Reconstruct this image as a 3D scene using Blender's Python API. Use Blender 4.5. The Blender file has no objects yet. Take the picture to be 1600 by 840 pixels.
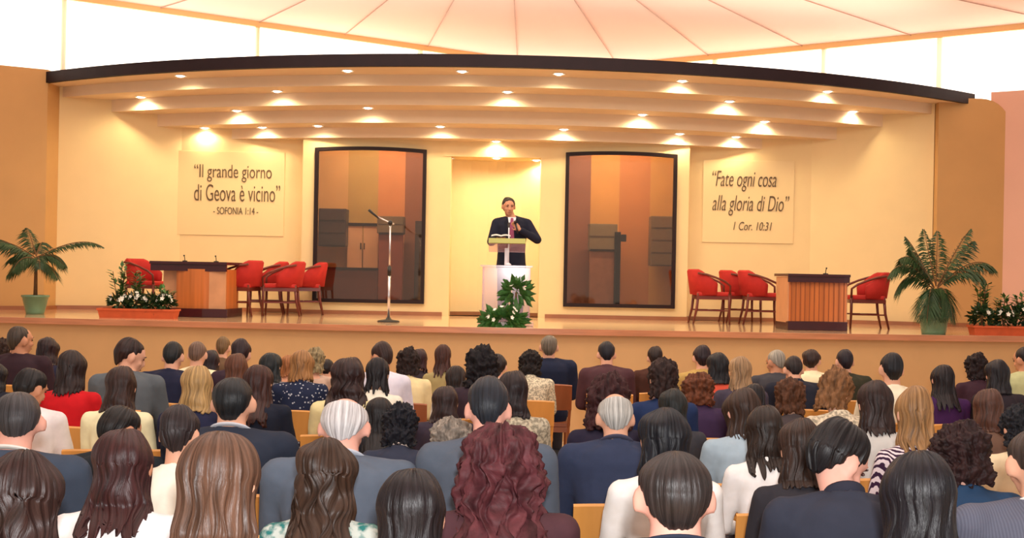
import bpy, bmesh, math, random
from mathutils import Vector, Matrix, noise
R = math.radians
random.seed(7)
SC = bpy.context.scene
COL = SC.collection

# ---------------------------------------------------------------- camera
F = 1900.0          # focal length in pixels of a 1600 px wide frame
HOR = 430.0         # pixel row of the horizon
CH = 1.75           # eye height
ROLL = R(1.1)
camd = bpy.data.cameras.new('camera'); cam = bpy.data.objects.new('camera', camd); COL.objects.link(cam)
camd.sensor_width = 36; camd.lens = 36 * F / 1600; camd.shift_y = (HOR - 420) / 1600
RC = Matrix.Rotation(R(90), 4, 'X') @ Matrix.Rotation(ROLL, 4, 'Z')
cam.matrix_world = Matrix.Translation((0, 0, CH)) @ RC
camd.clip_start = .05; camd.clip_end = 200
SC.camera = cam
SC.view_settings.view_transform = 'Standard'; SC.view_settings.look = 'None'
SC.view_settings.exposure = 0.08; SC.view_settings.gamma = 1
SC.view_settings.use_curve_mapping = False

def P(px, py, Y):
    """point of the photograph's pixel at depth Y"""
    d = RC.to_3x3() @ Vector(((px - 800) / F, (HOR - py) / F, -1))
    return Vector((0, 0, CH)) + d * (Y / d.y)

# ---------------------------------------------------------------- world and lights
w = bpy.data.worlds.new('world'); SC.world = w; w.use_nodes = True
bgn = w.node_tree.nodes['Background']; bgn.inputs[0].default_value = (1.0, .92, .84, 1); bgn.inputs[1].default_value = .5
def area(name, loc, rot, sx, sy, e, col, spread=180):
    l = bpy.data.lights.new(name, 'AREA'); l.shape = 'RECTANGLE'; l.size = sx; l.size_y = sy
    l.energy = e; l.color = col; l.spread = R(spread)
    o = bpy.data.objects.new(name, l); o.location = loc; o.rotation_euler = rot; COL.objects.link(o); return o
area('hall_light', (0, 6.5, 5.85), (0, 0, 0), 12, 8, 400, (1, .95, .88))
area('hall_light', (0, 13.2, 5.7), (R(28), 0, 0), 12, 2.5, 330, (1, .91, .76))
area('ceiling_fill_light', (0, 17.9, CH + 2.97), (R(180), 0, 0), 12, 1.0, 150, (1, .84, .72))  # added uplight, hidden on the canopy, to brighten the hall ceiling
area('camera_flash', (.05, -.1, 1.98), (R(86), 0, 0), .12, .08, 190, (1, .98, .98))

# ---------------------------------------------------------------- helpers
def lin(c):
    c = c / 255.0
    return c / 12.92 if c <= .04045 else ((c + .055) / 1.055) ** 2.4
def rgb(r, g, b): return (lin(r), lin(g), lin(b), 1)
MATS = {}
def mat(name, col, rough=.6, spec=.5, metal=0, var=0.0, scale=8.0, bump=0.0, trans=0, coat=0, stretch=None):
    if name in MATS: return MATS[name]
    m = bpy.data.materials.new(name); m.use_nodes = True; MATS[name] = m
    nt = m.node_tree; b = nt.nodes['Principled BSDF']
    c = rgb(*col); b.inputs['Base Color'].default_value = c
    b.inputs['Roughness'].default_value = rough; b.inputs['Metallic'].default_value = metal
    b.inputs['Specular IOR Level'].default_value = spec; b.inputs['Transmission Weight'].default_value = trans
    b.inputs['Coat Weight'].default_value = coat
    if var or bump:
        tc = nt.nodes.new('ShaderNodeTexCoord'); mp = nt.nodes.new('ShaderNodeMapping')
        if stretch: mp.inputs['Scale'].default_value = stretch
        n = nt.nodes.new('ShaderNodeTexNoise'); n.inputs['Scale'].default_value = scale; n.inputs['Detail'].default_value = 4
        nt.links.new(tc.outputs['Object'], mp.inputs[0]); nt.links.new(mp.outputs[0], n.inputs['Vector'])
        if var:
            r = nt.nodes.new('ShaderNodeValToRGB')
            r.color_ramp.elements[0].position = .3; r.color_ramp.elements[1].position = .7
            r.color_ramp.elements[0].color = tuple(v * (1 - var) for v in c[:3]) + (1,)
            r.color_ramp.elements[1].color = tuple(min(1, v * (1 + var)) for v in c[:3]) + (1,)
            nt.links.new(n.outputs[0], r.inputs[0]); nt.links.new(r.outputs[0], b.inputs['Base Color'])
        if bump:
            bp = nt.nodes.new('ShaderNodeBump'); bp.inputs['Strength'].default_value = bump; bp.inputs['Distance'].default_value = .01
            nt.links.new(n.outputs[0], bp.inputs['Height']); nt.links.new(bp.outputs[0], b.inputs['Normal'])
    return m
def emis(name, col, s):
    if name in MATS: return MATS[name]
    m = bpy.data.materials.new(name); m.use_nodes = True; MATS[name] = m
    b = m.node_tree.nodes['Principled BSDF']; b.inputs['Base Color'].default_value = rgb(*col)
    b.inputs['Emission Color'].default_value = rgb(*col); b.inputs['Emission Strength'].default_value = s
    return m
def tag(o, label=None, cat=None, group=None, kind=None):
    if label: o['label'] = label
    if cat: o['category'] = cat
    if group: o['group'] = group
    if kind: o['kind'] = kind
    return o
def empty(name, loc, rz=0, **k):
    o = bpy.data.objects.new(name, None); o.location = loc; o.rotation_euler.z = rz; o.empty_display_size = .1
    COL.objects.link(o); return tag(o, **k)
def link(name, me, m=None, parent=None, smooth=False):
    o = bpy.data.objects.new(name, me); COL.objects.link(o)
    if parent: o.parent = parent
    if m is not None and not me.materials: me.materials.append(m)
    if smooth:
        for p in me.polygons: p.use_smooth = True
    return o
def useobj(name, me, m, parent):
    """an object sharing mesh data, with its own material"""
    o = bpy.data.objects.new(name, me); COL.objects.link(o); o.parent = parent
    if not me.materials: me.materials.append(m)
    o.material_slots[0].link = 'OBJECT'; o.material_slots[0].material = m
    return o
class MB:
    def __init__(s): s.v = []; s.f = []
    def add(s, vs, fs):
        n = len(s.v); s.v += [Vector(v) for v in vs]; s.f += [[i + n for i in f] for f in fs]
    def box(s, x0, x1, y0, y1, z0, z1, M=None):
        vs = [Vector((x, y, z)) for z in (z0, z1) for y in (y0, y1) for x in (x0, x1)]
        if M: vs = [M @ v for v in vs]
        s.add(vs, [(0, 2, 3, 1), (4, 5, 7, 6), (0, 1, 5, 4), (2, 6, 7, 3), (0, 4, 6, 2), (1, 3, 7, 5)])
    def tube(s, pts, rad, n=8, flat=None):
        """loft round sections along pts; rad a number, list of numbers or (rx,ry)"""
        pts = [Vector(p) for p in pts]; k = len(pts)
        if not isinstance(rad, list): rad = [rad] * k
        rings = []; up = None
        for i, p in enumerate(pts):
            d = (pts[min(i + 1, k - 1)] - pts[max(i - 1, 0)])
            if d.length < 1e-9: d = Vector((0, 0, 1))
            d.normalize()
            if up is None:
                up = Vector((0, 1, 0)) if abs(d.y) < .9 else Vector((1, 0, 0))
            a = d.cross(up)
            if a.length < 1e-6: a = d.cross(Vector((1, 0, 0)))
            a.normalize(); b = a.cross(d).normalized(); up = b
            r = rad[i]; rx, ry = r if isinstance(r, (tuple, list)) else (r, r)
            rings.append([p + a * (rx * math.cos(2 * math.pi * j / n)) + b * (ry * math.sin(2 * math.pi * j / n)) for j in range(n)])
        s.rings(rings)
    def rings(s, rings, cap=True):
        n = len(rings[0]); vs = [v for r in rings for v in r]; fs = []
        for i in range(len(rings) - 1):
            for j in range(n):
                j2 = (j + 1) % n
                fs.append((i * n + j, i * n + j2, (i + 1) * n + j2, (i + 1) * n + j))
        if cap:
            fs.append(tuple(reversed(range(n)))); fs.append(tuple((len(rings) - 1) * n + j for j in range(n)))
        s.add(vs, fs)
    def ball(s, c, r, n=12, m=8, M=None):
        c = Vector(c); rx, ry, rz = r if isinstance(r, (tuple, list)) else (r, r, r)
        rings = []
        for i in range(m + 1):
            t = math.pi * (i + .02 if i == 0 else (i - .02 if i == m else i)) / m
            rings.append([Vector((rx * math.sin(t) * math.cos(2 * math.pi * j / n), ry * math.sin(t) * math.sin(2 * math.pi * j / n), -rz * math.cos(t))) for j in range(n)])
        rings = [[(M @ v if M else v) + c for v in r_] for r_ in rings]
        s.rings(rings)
    def cap(s, p0, p1, r0, r1, n=12):
        """capsule with rounded ends"""
        p0 = Vector(p0); p1 = Vector(p1); d = (p1 - p0); L = d.length; d.normalize()
        pts = []; rr = []
        for a in (0.1, 0.45, 0.8): pts.append(p0 - d * r0 * math.cos(a * math.pi / 2)); rr.append(r0 * math.sin(a * math.pi / 2))
        for t in (0, .33, .66, 1): pts.append(p0.lerp(p1, t)); rr.append(r0 + (r1 - r0) * t)
        for a in (0.8, 0.45, 0.1): pts.append(p1 + d * r1 * math.cos(a * math.pi / 2)); rr.append(r1 * math.sin(a * math.pi / 2))
        s.tube(pts, rr, n)
    def lathe(s, prof, c=(0, 0, 0), n=20):
        c = Vector(c)
        s.rings([[c + Vector((r * math.cos(2 * math.pi * j / n), r * math.sin(2 * math.pi * j / n), z)) for j in range(n)] for r, z in prof])
    def prism(s, poly, z0, z1):
        n = len(poly)
        vs = [(x, y, z0) for x, y in poly] + [(x, y, z1) for x, y in poly]
        s.add(vs, [tuple(reversed(range(n))), tuple(range(n, 2 * n))] + [(i, (i + 1) % n, n + (i + 1) % n, n + i) for i in range(n)])
    def mesh(s, name, M=None):
        me = bpy.data.meshes.new(name); me.from_pydata([(M @ v if M else v)[:] for v in s.v], [], s.f); me.validate()
        bm = bmesh.new(); bm.from_mesh(me); bmesh.ops.recalc_face_normals(bm, faces=bm.faces[:]); bm.to_mesh(me); bm.free()
        return me
    def build(s, name, m, parent=None, smooth=False, bevel=0, M=None):
        me = s.mesh(name, M)
        if bevel:
            bm = bmesh.new(); bm.from_mesh(me)
            es = [e for e in bm.edges if len(e.link_faces) == 2 and e.calc_face_angle(0) > .6]
            bmesh.ops.bevel(bm, geom=es, offset=bevel, segments=2, affect='EDGES', profile=.6); bm.to_mesh(me); bm.free()
        return link(name, me, m, parent, smooth)
def remesh(mb, name, voxel, it=3):
    me = mb.mesh(name + '_tmp'); o = bpy.data.objects.new('tmp', me); COL.objects.link(o)
    r = o.modifiers.new('r', 'REMESH'); r.mode = 'VOXEL'; r.voxel_size = voxel; r.use_smooth_shade = True
    if it:
        sm = o.modifiers.new('s', 'SMOOTH'); sm.iterations = it; sm.factor = .5
    dg = bpy.context.evaluated_depsgraph_get(); out = bpy.data.meshes.new_from_object(o.evaluated_get(dg)); out.name = name
    bpy.data.objects.remove(o); bpy.data.meshes.remove(me)
    for p in out.polygons: p.use_smooth = True
    return out
def copy_tree(o, parent=None):
    c = o.copy(); COL.objects.link(c)
    if parent: c.parent = parent
    for ch in [x for x in bpy.data.objects if x.parent == o]: copy_tree(ch, c)
    return c

SZ = CH - .655       # stage floor height
def fz(y): return -.03 * (min(y, 14.6) - 4)    # gently sloping hall floor
X0 = -.28            # the stage's axis

# ---------------------------------------------------------------- setting
m_wall = mat('cream_paint', (238, 210, 156), .7, var=.02, scale=3)
m_orange = mat('ochre_paint', (202, 156, 98), .7, var=.03, scale=2)
m_pink = mat('pink_paint', (226, 178, 156), .7, var=.02, scale=2)
m_soffit = mat('soffit_paint', (234, 210, 178), .6, var=.02, scale=3)
m_dark = mat('dark_fascia', (36, 22, 26), .6, .2, var=.1, scale=5)
m_floor = mat('tan_floor_tile', (206, 174, 132), .35, var=.05, scale=2)
m_stage = mat('polished_cream_marble', (222, 186, 146), .12, .6, var=.06, scale=3, coat=.3)
m_lip = mat('pink_marble_edge', (198, 132, 94), .25, .5, var=.16, scale=2, stretch=(1, 1, 12))
m_face = mat('stage_front_paint', (208, 164, 112), .6, var=.03, scale=3)
m_skirt = mat('brown_skirting', (156, 98, 62), .4, var=.1, scale=4)
m_ceil = mat('peach_ceiling_cloth', (246, 206, 186), .8, var=.02, scale=1)
m_wood = mat('pale_orange_wood', (214, 150, 74), .4, .5, var=.14, scale=6, stretch=(1, 1, .12))
m_redwood = mat('reddish_brown_wood', (150, 84, 48), .4, .5, var=.2, scale=6, stretch=(1, 1, .12))

def floor_mesh():
    b = MB(); ys = [-3, 14.6, 16.5]
    for i in range(2):
        a, c = ys[i], ys[i + 1]
        b.add([(-12, a, fz(a)), (12, a, fz(a)), (12, c, fz(c)), (-12, c, fz(c)), (-12, a, fz(a) - .2), (12, a, fz(a) - .2), (12, c, fz(c) - .2), (-12, c, fz(c) - .2)],
              [(0, 1, 2, 3), (4, 7, 6, 5), (0, 4, 5, 1), (2, 6, 7, 3), (0, 3, 7, 4), (1, 5, 6, 2)])
    return b
tag(floor_mesh().build('floor', m_floor), kind='structure')

def yfront(x): return 15.2 + .009 * (x - X0) ** 2
N = 48
xs = [-11 + 22 * i / N for i in range(N + 1)]
def stage_poly(off): return [(x, yfront(x) + off) for x in xs] + [(11, 24), (-11, 24)]
b = MB(); b.prism(stage_poly(.0), SZ - .04, SZ); tag(b.build('stage_floor', m_stage), kind='structure')
b = MB(); b.prism([(x, yfront(x) - .02) for x in xs] + [(x, yfront(x) + .10) for x in reversed(xs)], SZ - .075, SZ - .002)
tag(b.build('trim_1', m_lip), kind='structure')
b = MB(); b.prism([(x, yfront(x) + .04) for x in xs] + [(x, yfront(x) + .2) for x in reversed(xs)], -.4, SZ - .06)
tag(b.build('stage_front', m_face), kind='structure')

# back wall with two glazed openings and the speaker's niche; side walls; outer piers
HT = CH + 2.80
def wall(name, segs, m, t=.12):
    b = MB()
    for (xa, ya), (xb, yb), z0, z1 in segs:
        d = Vector((xb - xa, yb - ya, 0)).normalized(); n = Vector((-d.y, d.x, 0)) * t
        vs = [Vector((xa, ya, z)) for z in (z0, z1)] + [Vector((xb, yb, z)) for z in (z0, z1)]
        vs = vs + [v + n for v in vs]
        b.add(vs, [(0, 2, 3, 1), (4, 5, 7, 6), (0, 1, 5, 4), (2, 6, 7, 3), (0, 4, 6, 2), (1, 3, 7, 5)])
    return tag(b.build(name, m), kind='structure')
OZ0, OZ1 = CH - .44, CH + 1.93      # opening bottom and top
segs = []
for sg in (-1, 1):
    def W(x0, x1, y0, y1, z0=SZ - .02, z1=HT):
        a, c = (X0 + sg * x0, y0), (X0 + sg * x1, y1)
        if sg < 0: a, c = c, a
        segs.append((a, c, z0, z1))
    W(3.02, 5.0, 19.3, 19.3); W(2.79, 3.02, 19.0, 19.0); W(3.02, 3.021, 19.0, 19.3)
    W(1.12, 2.79, 19.0, 19.0, SZ - .02, OZ0); W(1.12, 2.79, 19.0, 19.0, OZ1, HT); W(.82, 1.12, 19.0, 19.0)
    segs.append(((X0 + sg * .82, 19.0), (X0 + sg * .82 - sg * .001, 19.6), SZ, HT)) if sg > 0 else segs.append(((X0 - .82, 19.6), (X0 - .821, 19.0), SZ, HT))
nn = 12
for i in range(nn):
    u0, u1 = -.82 + 1.64 * i / nn, -.82 + 1.64 * (i + 1) / nn
    segs.append(((X0 + u0, 19.35 + .35 * math.cos(u0 * 1.8)), (X0 + u1, 19.35 + .35 * math.cos(u1 * 1.8)), SZ - .02, HT))
wall('wall_back', segs, m_wall)
wall('wall_stage_left', [((X0 - 6.75, 18.75), (X0 - 5.0, 19.3), SZ - .02, HT)], m_wall)
wall('wall_stage_right', [((X0 + 5.0, 19.3), (X0 + 6.75, 18.75), SZ - .02, HT)], m_wall)
WT = CH + 2.96
wall('wall_left', [((X0 - 8.1, 17.5), (X0 - 6.76, 18.3), SZ - .02, WT), ((-11.5, 15.65), (X0 - 8.1, 17.5), SZ - .02, WT), ((X0 - 6.76, 18.3), (X0 - 6.75, 18.8), SZ - .02, WT)], m_orange)
# right pier with a rounded upper corner, pink wall beyond
b = MB(); xa, xb = X0 + 6.76, X0 + 7.86; yr = 18.6
arc = [(xb - .45 + .45 * math.sin(a), WT - .12 - .45 + .45 * math.cos(a)) for a in [i * math.pi / 16 for i in range(9)]]
poly = [(xa, SZ - .02), (xa, WT - .12)] + arc + [(xb, SZ - .02)]
n = len(poly)
b.add([(x, yr, z) for x, z in poly] + [(x, yr + .35, z) for x, z in poly], [tuple(range(n)), tuple(reversed(range(n, 2 * n)))] + [(i, n + i, n + (i + 1) % n, (i + 1) % n) for i in range(n)])
tag(b.build('wall_right_pier', m_orange), kind='structure')
wall('wall_right', [((X0 + 7.6, 18.72), (9.0, 17.6), SZ - .02, WT), ((9.0, 17.6), (11.5, 15.85), SZ - .02, WT)], m_pink)
# skirting
sk = [(-11.5, 15.65), (X0 - 8.1, 17.5), (X0 - 6.76, 18.3), (X0 - 6.74, 18.75), (X0 - 5, 19.3), (X0 - 3.02, 19.3), (X0 - 3.02, 19.0), (X0 - .82, 19.0)]
sk2 = [(X0 + .82, 19.0), (X0 + 3.02, 19.0), (X0 + 3.02, 19.3), (X0 + 5, 19.3), (X0 + 6.76, 18.6), (X0 + 7.75, 18.6), (9.0, 17.6), (11.3, 16.0)]
nk = [(X0 + -.82 + 1.64 * i / nn, 19.35 + .35 * math.cos((-.82 + 1.64 * i / nn) * 1.8)) for i in range(nn + 1)]
for nm, pl in (('baseboard_left', sk), ('baseboard_back', nk), ('baseboard_right', sk2)):
    b = MB()
    for (xa, ya), (xb, yb) in zip(pl, pl[1:]):
        d = Vector((xb - xa, yb - ya, 0)); L = d.length
        if L < .01: continue
        M = Matrix.Translation((xa, ya, SZ)) @ Matrix.Rotation(math.atan2(d.y, d.x), 4, 'Z')
        b.box(-.015, L + .015, -.018, .0, 0, .06, M)
    tag(b.build(nm, m_skirt), kind='structure')

# canopy: dark curved fascia and stepped curved soffits
PL = [(CH + 2.77, 16.2, 11.8), (CH + 2.615, 16.9, 13), (CH + 2.43, 17.5, 13), (CH + 2.24, 18.03, 13), (CH + 2.08, 18.6, 13)]
def arcy(k, x): 
    z, y0, r = PL[k]; dx = min(abs(x - X0), r * .95); return y0 + r - math.sqrt(r * r - dx * dx)
for k, (z, y0, r) in enumerate(PL):
    yl = 19.34 if k else 18.8
    hw = math.sqrt(r * r - (r - (yl - y0)) ** 2); hw = min(hw, 7.35)
    pts = [(X0 + hw * (-1 + 2 * i / 48), 0) for i in range(49)]
    pts = [(x, arcy(k, x)) for x, _ in pts]
    b = MB(); top = PL[k - 1][0] if k else z + .02
    if k == 0: b.prism(pts + [(X0 + 7.3, 19.6), (X0 - 7.3, 19.6)], z, z + .06)
    else: b.prism(pts + [(pts[-1][0], 19.75), (pts[0][0], 19.75)], z, top + .005)
    tag(b.build('ceiling_soffit', m_soffit), kind='structure')
    if k == 0:
        q = [(x, y - .05) for x, y in pts]
        b = MB(); b.prism([(x, y - .06) for x, y in pts] + [(x, y + .02) for x, y in reversed(pts)], z - .01, z + .155)
        tag(b.build('trim_2', m_dark), kind='structure')
        b = MB(); b.prism(pts + [(X0 + 7.3, 19.6), (X0 - 7.3, 19.6)], z + .07, z + .13); tag(b.build('ceiling_canopy_top', m_dark), kind='structure')

# hall ceiling: pleated tent of radial panels over slanting eaves
AP = Vector((-.13, 15.0, CH + 4.62))
EV = [(1.2, 23.5, CH + 4.0), (11.0, 16.45, CH + 4.0), (13, 6, CH + 4.0), (9, -4, CH + 4), (-9, -4, CH + 4), (-13, 6, CH + 4.2), (-11.5, 15.9, CH + 4.25)]
def eave(a):
    d = Vector((math.sin(a), math.cos(a)))
    best = None
    for i in range(len(EV)):
        p, q = Vector(EV[i]), Vector(EV[(i + 1) % len(EV)])
        ex, ey = q.x - p.x, q.y - p.y
        den = d.x * ey - d.y * ex
        if abs(den) < 1e-9: continue
        t = ((p.x - AP.x) * ey - (p.y - AP.y) * ex) / den
        u = ((p.x - AP.x) * d.y - (p.y - AP.y) * d.x) / den
        if t > 0 and -1e-6 <= u <= 1 + 1e-6: best = Vector((AP.x + d.x * t, AP.y + d.y * t, p.z + (q.z - p.z) * u))
    return best
b = MB(); ST = 27; sub = 6
for i in range(ST * sub):
    a0, a1 = 2 * math.pi * i / (ST * sub), 2 * math.pi * (i + 1) / (ST * sub)
    e0, e1 = eave(a0), eave(a1)
    if e0 and e1: b.add([AP, e0, e1, AP + Vector((0, 0, .05)), e0 + Vector((0, 0, .05)), e1 + Vector((0, 0, .05))], [(0, 1, 2), (3, 5, 4)])
tag(b.build('ceiling', m_ceil), kind='structure')
m_seam = mat('ceiling_seam', (190, 150, 130), .7)
for i in range(ST):
    e = eave(2 * math.pi * i / ST + .02)
    if e and e.y > 14:
        b = MB(); b.tube([AP - Vector((0, 0, .012)), e - Vector((0, 0, .012))], .008, 5)
        tag(b.build('trim_3', m_seam), kind='structure')
# clerestory: glowing panes, mullions, eave beam and pleated net curtains
m_pane = emis('daylit_pane', (255, 252, 246), 3.2)
m_eave = mat('eave_beam', (224, 176, 116), .6)
m_cur = bpy.data.materials.new('net_curtain'); m_cur.use_nodes = True
nt = m_cur.node_tree; nt.nodes.clear(); o_ = nt.nodes.new('ShaderNodeOutputMaterial'); mx = nt.nodes.new('ShaderNodeMixShader'); mx.inputs[0].default_value = .42
t1 = nt.nodes.new('ShaderNodeBsdfTransparent'); t2 = nt.nodes.new('ShaderNodeBsdfTranslucent'); t2.inputs[0].default_value = (.95, .88, .72, 1)
nt.links.new(t1.outputs[0], mx.inputs[1]); nt.links.new(t2.outputs[0], mx.inputs[2]); nt.links.new(mx.outputs[0], o_.inputs[0])
def clerestory(nm, a, c, za, zc, mull):
    a = Vector(a); c = Vector(c); d = (c - a).normalized(); nrm = Vector((-d.y, d.x, 0));
    if nrm.y > 0: nrm = -nrm
    L = (c - a).length; zb = WT - .12
    b = MB(); b.add([a - nrm * .02 + Vector((0, 0, zb)), c - nrm * .02 + Vector((0, 0, zb)), c - nrm * .02 + Vector((0, 0, zc)), a - nrm * .02 + Vector((0, 0, za))], [(0, 1, 2, 3)])
    root = empty(nm, a + Vector((0, 0, zb))); tag(root, kind='structure')
    inv = Matrix.Translation(-root.location)
    b.build('glass', m_pane, root, M=inv)
    b = MB()
    for s0 in (0,):
        p = a + nrm * .04; q = c + nrm * .04
        b.add([p + Vector((0, 0, za - .08)), q + Vector((0, 0, zc - .08)), q + Vector((0, 0, zc + .04)), p + Vector((0, 0, za + .04)),
               p + nrm * .08 + Vector((0, 0, za - .08)), q + nrm * .08 + Vector((0, 0, zc - .08)), q + nrm * .08 + Vector((0, 0, zc + .04)), p + nrm * .08 + Vector((0, 0, za + .04))],
              [(0, 1, 2, 3), (4, 7, 6, 5), (0, 4, 5, 1), (3, 2, 6, 7), (0, 3, 7, 4), (1, 5, 6, 2)])
    b.build('eave_beam', m_eave, root, M=inv)
    for px in mull:
        # plan position where the pixel column meets the wall line
        ray = P(px, 60, 10) - Vector((0, 0, CH)); k = ray.x / ray.y
        t = (k * a.y - a.x) / (d.x - k * d.y)
        if not 0 < t < L: continue
        q = a + d * t + nrm * .05
        M = Matrix.Translation((q.x, q.y, 0)) @ Matrix.Rotation(math.atan2(d.y, d.x), 4, 'Z')
        b = MB(); b.box(-.035, .035, -.04, .04, zb, za + (zc - za) * t / L, M); b.build('mullion', m_eave, root, M=inv)
    n = int(L / .055); top = []; bot = []
    for i in range(n + 1):
        t = i / n; q = a + d * (L * t) + nrm * (.16 + .028 * math.sin(i * math.pi / 2) + .012 * math.sin(i * .37))
        top.append(q + Vector((0, 0, za + (zc - za) * t - .1))); bot.append(q + Vector((0, 0, zb)))
    b = MB(); b.add(top + bot, [(i, i + 1, n + 2 + i, n + 1 + i) for i in range(n)])
    b.build('net_curtain', m_cur, root, True, M=inv)
clerestory('window_left', (-11.5, 15.95, 0), (1.2, 23.5, 0), CH + 4.25, CH + 4.0, (98, 400, 655, -40))
clerestory('window_right', (1.2, 23.5, 0), (11.0, 16.45, 0), CH + 4.0, CH + 4.0, (1290, 1120, 1470))

# ---------------------------------------------------------------- downlights in the stepped canopy
m_lens = emis('lamp_lens', (255, 246, 226), 14)
m_trimw = mat('white_lamp_ring', (240, 232, 220), .4)
def ring_mesh():
    b = MB(); prof = [(.055, -.002), (.085, -.012), (.09, 0), (.09, .004), (.055, .004)]
    n = 20; rr = [[Vector((r * math.cos(2 * math.pi * j / n), r * math.sin(2 * math.pi * j / n), z)) for j in range(n)] for r, z in prof]
    b.rings(rr, cap=False); return b.mesh('lamp_ring')
def lens_mesh():
    b = MB(); b.lathe([(.001, -.022), (.035, -.02), (.056, -.006), (.056, 0), (.001, .0)], n=20); return b.mesh('lamp_lens')
ME_R, ME_L = ring_mesh(), lens_mesh()
LG = [(282, 118, 'leftmost on the outermost step of the canopy'), (543, 110, 'second from the left on the outermost step'), (722, 111, 'middle of the outermost canopy step'),
      (873, 115, 'on the outermost step right of its middle lamp'), (1066, 126, 'outermost step above the right glazed opening'), (1293, 147, 'rightmost on the outermost step'),
      (220, 152, 'second step at its far left end'), (433, 142, 'second step above the left verse panel'), (793, 143, 'second step above the speaker'),
      (1140, 161, 'second step above the right verse panel'), (1333, 183, 'second step near its right end'),
      (208, 183, 'third step at its far left end'), (370, 173, 'third step above the left verse panel'), (575, 168, 'third step above the left glazed opening'),
      (1004, 180, 'third step above the right glazed opening'), (1195, 197, 'third step above the right verse panel'),
      (320, 203, 'innermost soffit, leftmost lamp above the left verse'), (410, 199, 'innermost soffit right of the leftmost one'), (497, 196, 'innermost soffit above the left opening'),
      (688, 197, 'innermost soffit left of the speaker'), (881, 203, 'innermost soffit right of the speaker'), (1062, 211, 'innermost soffit above the right opening'),
      (1150, 219, 'innermost soffit, left of two above the right verse'), (1224, 227, 'innermost soffit, right of two above the right verse'), (1330, 215, 'innermost soffit near the right side wall'),
      (775, 228, 'niche ceiling lamp farther from the speaker, upper of the pair'), (776, 240, 'niche ceiling lamp, lower of the pair above the speaker'),
      (702, 247, 'small lamp at the upper left edge of the niche'), (838, 250, 'small lamp at the upper right edge of the niche')]
for i, (px, py, ds) in enumerate(LG):
    best = None
    niche = i >= 26
    for k, (z, y0, r) in enumerate(PL):
        q = P(px, py, 10); Y = 10 * (z - CH) / (q.z - CH); q = P(px, py, Y)
        lo = arcy(k, q.x); hi = arcy(k + 1, q.x) if k < 4 else 19.4
        hi = min(hi, 19.34 if abs(q.x - X0) > 3.02 else 19.02)
        e = max(lo + .1 - Y, Y - hi + .12, 0)
        if best is None or e < best[0]: best = (e, k, Y, q, lo, hi)
    e, k, Y, q, lo, hi = best
    z = PL[k][0]
    if e > 0:
        Y = min(max(Y, lo + .12), max(hi - .14, lo + .12)); q = P(px, py, Y)
    if niche: z = CH + 1.84; Y = 19.08 if i == 26 else 19.3; q = P(px, py, Y)
    t = empty('recessed_downlight', (q.x, Y, z), label='round glowing downlight, ' + ds, cat='downlight', group='downlights in the stage canopy')
    useobj('ring', ME_R, m_trimw, t); useobj('lens', ME_L, m_lens, t)
    l = bpy.data.lights.new('downlight_beam', 'SPOT'); l.energy = (30 if k == 4 else 25) * (1.7 if i in (6, 11, 24) else 1) if i < 25 else 28; l.color = (1, .83, .52)
    l.spot_size = R(164); l.spot_blend = .55; l.shadow_soft_size = .04
    o = bpy.data.objects.new('downlight_beam', l); o.location = (0, 0, -.035); o.parent = t; COL.objects.link(o)
b = MB(); b.box(X0 - .83, X0 + .83, 18.98, 19.78, CH + 1.84, CH + 2.14); tag(b.build('ceiling_niche', m_wall), kind='structure')
# ---------------------------------------------------------------- glazed openings
m_frame = mat('dark_brown_frame', (36, 18, 18), .5, .25)
m_glass = bpy.data.materials.new('tinted_glass'); m_glass.use_nodes = True
nt = m_glass.node_tree; nt.nodes.clear(); o_ = nt.nodes.new('ShaderNodeOutputMaterial'); mx = nt.nodes.new('ShaderNodeMixShader'); mx.inputs[0].default_value = .07
t1 = nt.nodes.new('ShaderNodeBsdfTransparent'); t1.inputs[0].default_value = (.86, .78, .72, 1)
t2 = nt.nodes.new('ShaderNodeBsdfGlossy'); t2.inputs['Roughness'].default_value = .03; t2.inputs[0].default_value = (.9, .8, .7, 1)
nt.links.new(t1.outputs[0], mx.inputs[1]); nt.links.new(t2.outputs[0], mx.inputs[2]); nt.links.new(mx.outputs[0], o_.inputs[0])
for sg, nm in ((-1, 'window_1'), (1, 'window_2')):
    xc = X0 + sg * 1.955; hw = .87; z0, z1 = CH - .47, CH + 1.93
    root = empty(nm, (xc, 18.96, z0)); tag(root, kind='structure')
    def top(u): return z1 - z0 + .032 * (1 - u * u) 
    us = [-1 + i / 8 for i in range(17)]
    out = [(-hw, 0)] + [(u * hw, top(u)) for u in us] + [(hw, 0)]
    inn = [(-hw + .055, .055)] + [(u * (hw - .055), top(u) - .052) for u in us] + [(hw - .055, .055)]
    n = len(out); b = MB(); ya, yb = -.03, .05
    vs = [(x, ya, z) for x, z in out] + [(x, ya, z) for x, z in inn] + [(x, yb, z) for x, z in out] + [(x, yb, z) for x, z in inn]
    fs = []
    for i in range(n):
        j = (i + 1) % n
        fs += [(i, j, n + j, n + i), (2 * n + i, 3 * n + i, 3 * n + j, 2 * n + j), (i, 2 * n + i, 2 * n + j, j), (n + i, n + j, 3 * n + j, 3 * n + i)]
    b.add(vs, fs); b.build('frame', m_frame, root)
    b = MB(); b.add([(x, 0, z) for x, z in inn] + [(x, .012, z) for x, z in inn], [tuple(range(n)), tuple(reversed(range(n, 2 * n)))] + [(i, n + i, n + (i + 1) % n, (i + 1) % n) for i in range(n)])
    b.build('glass', m_glass, root)
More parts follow.
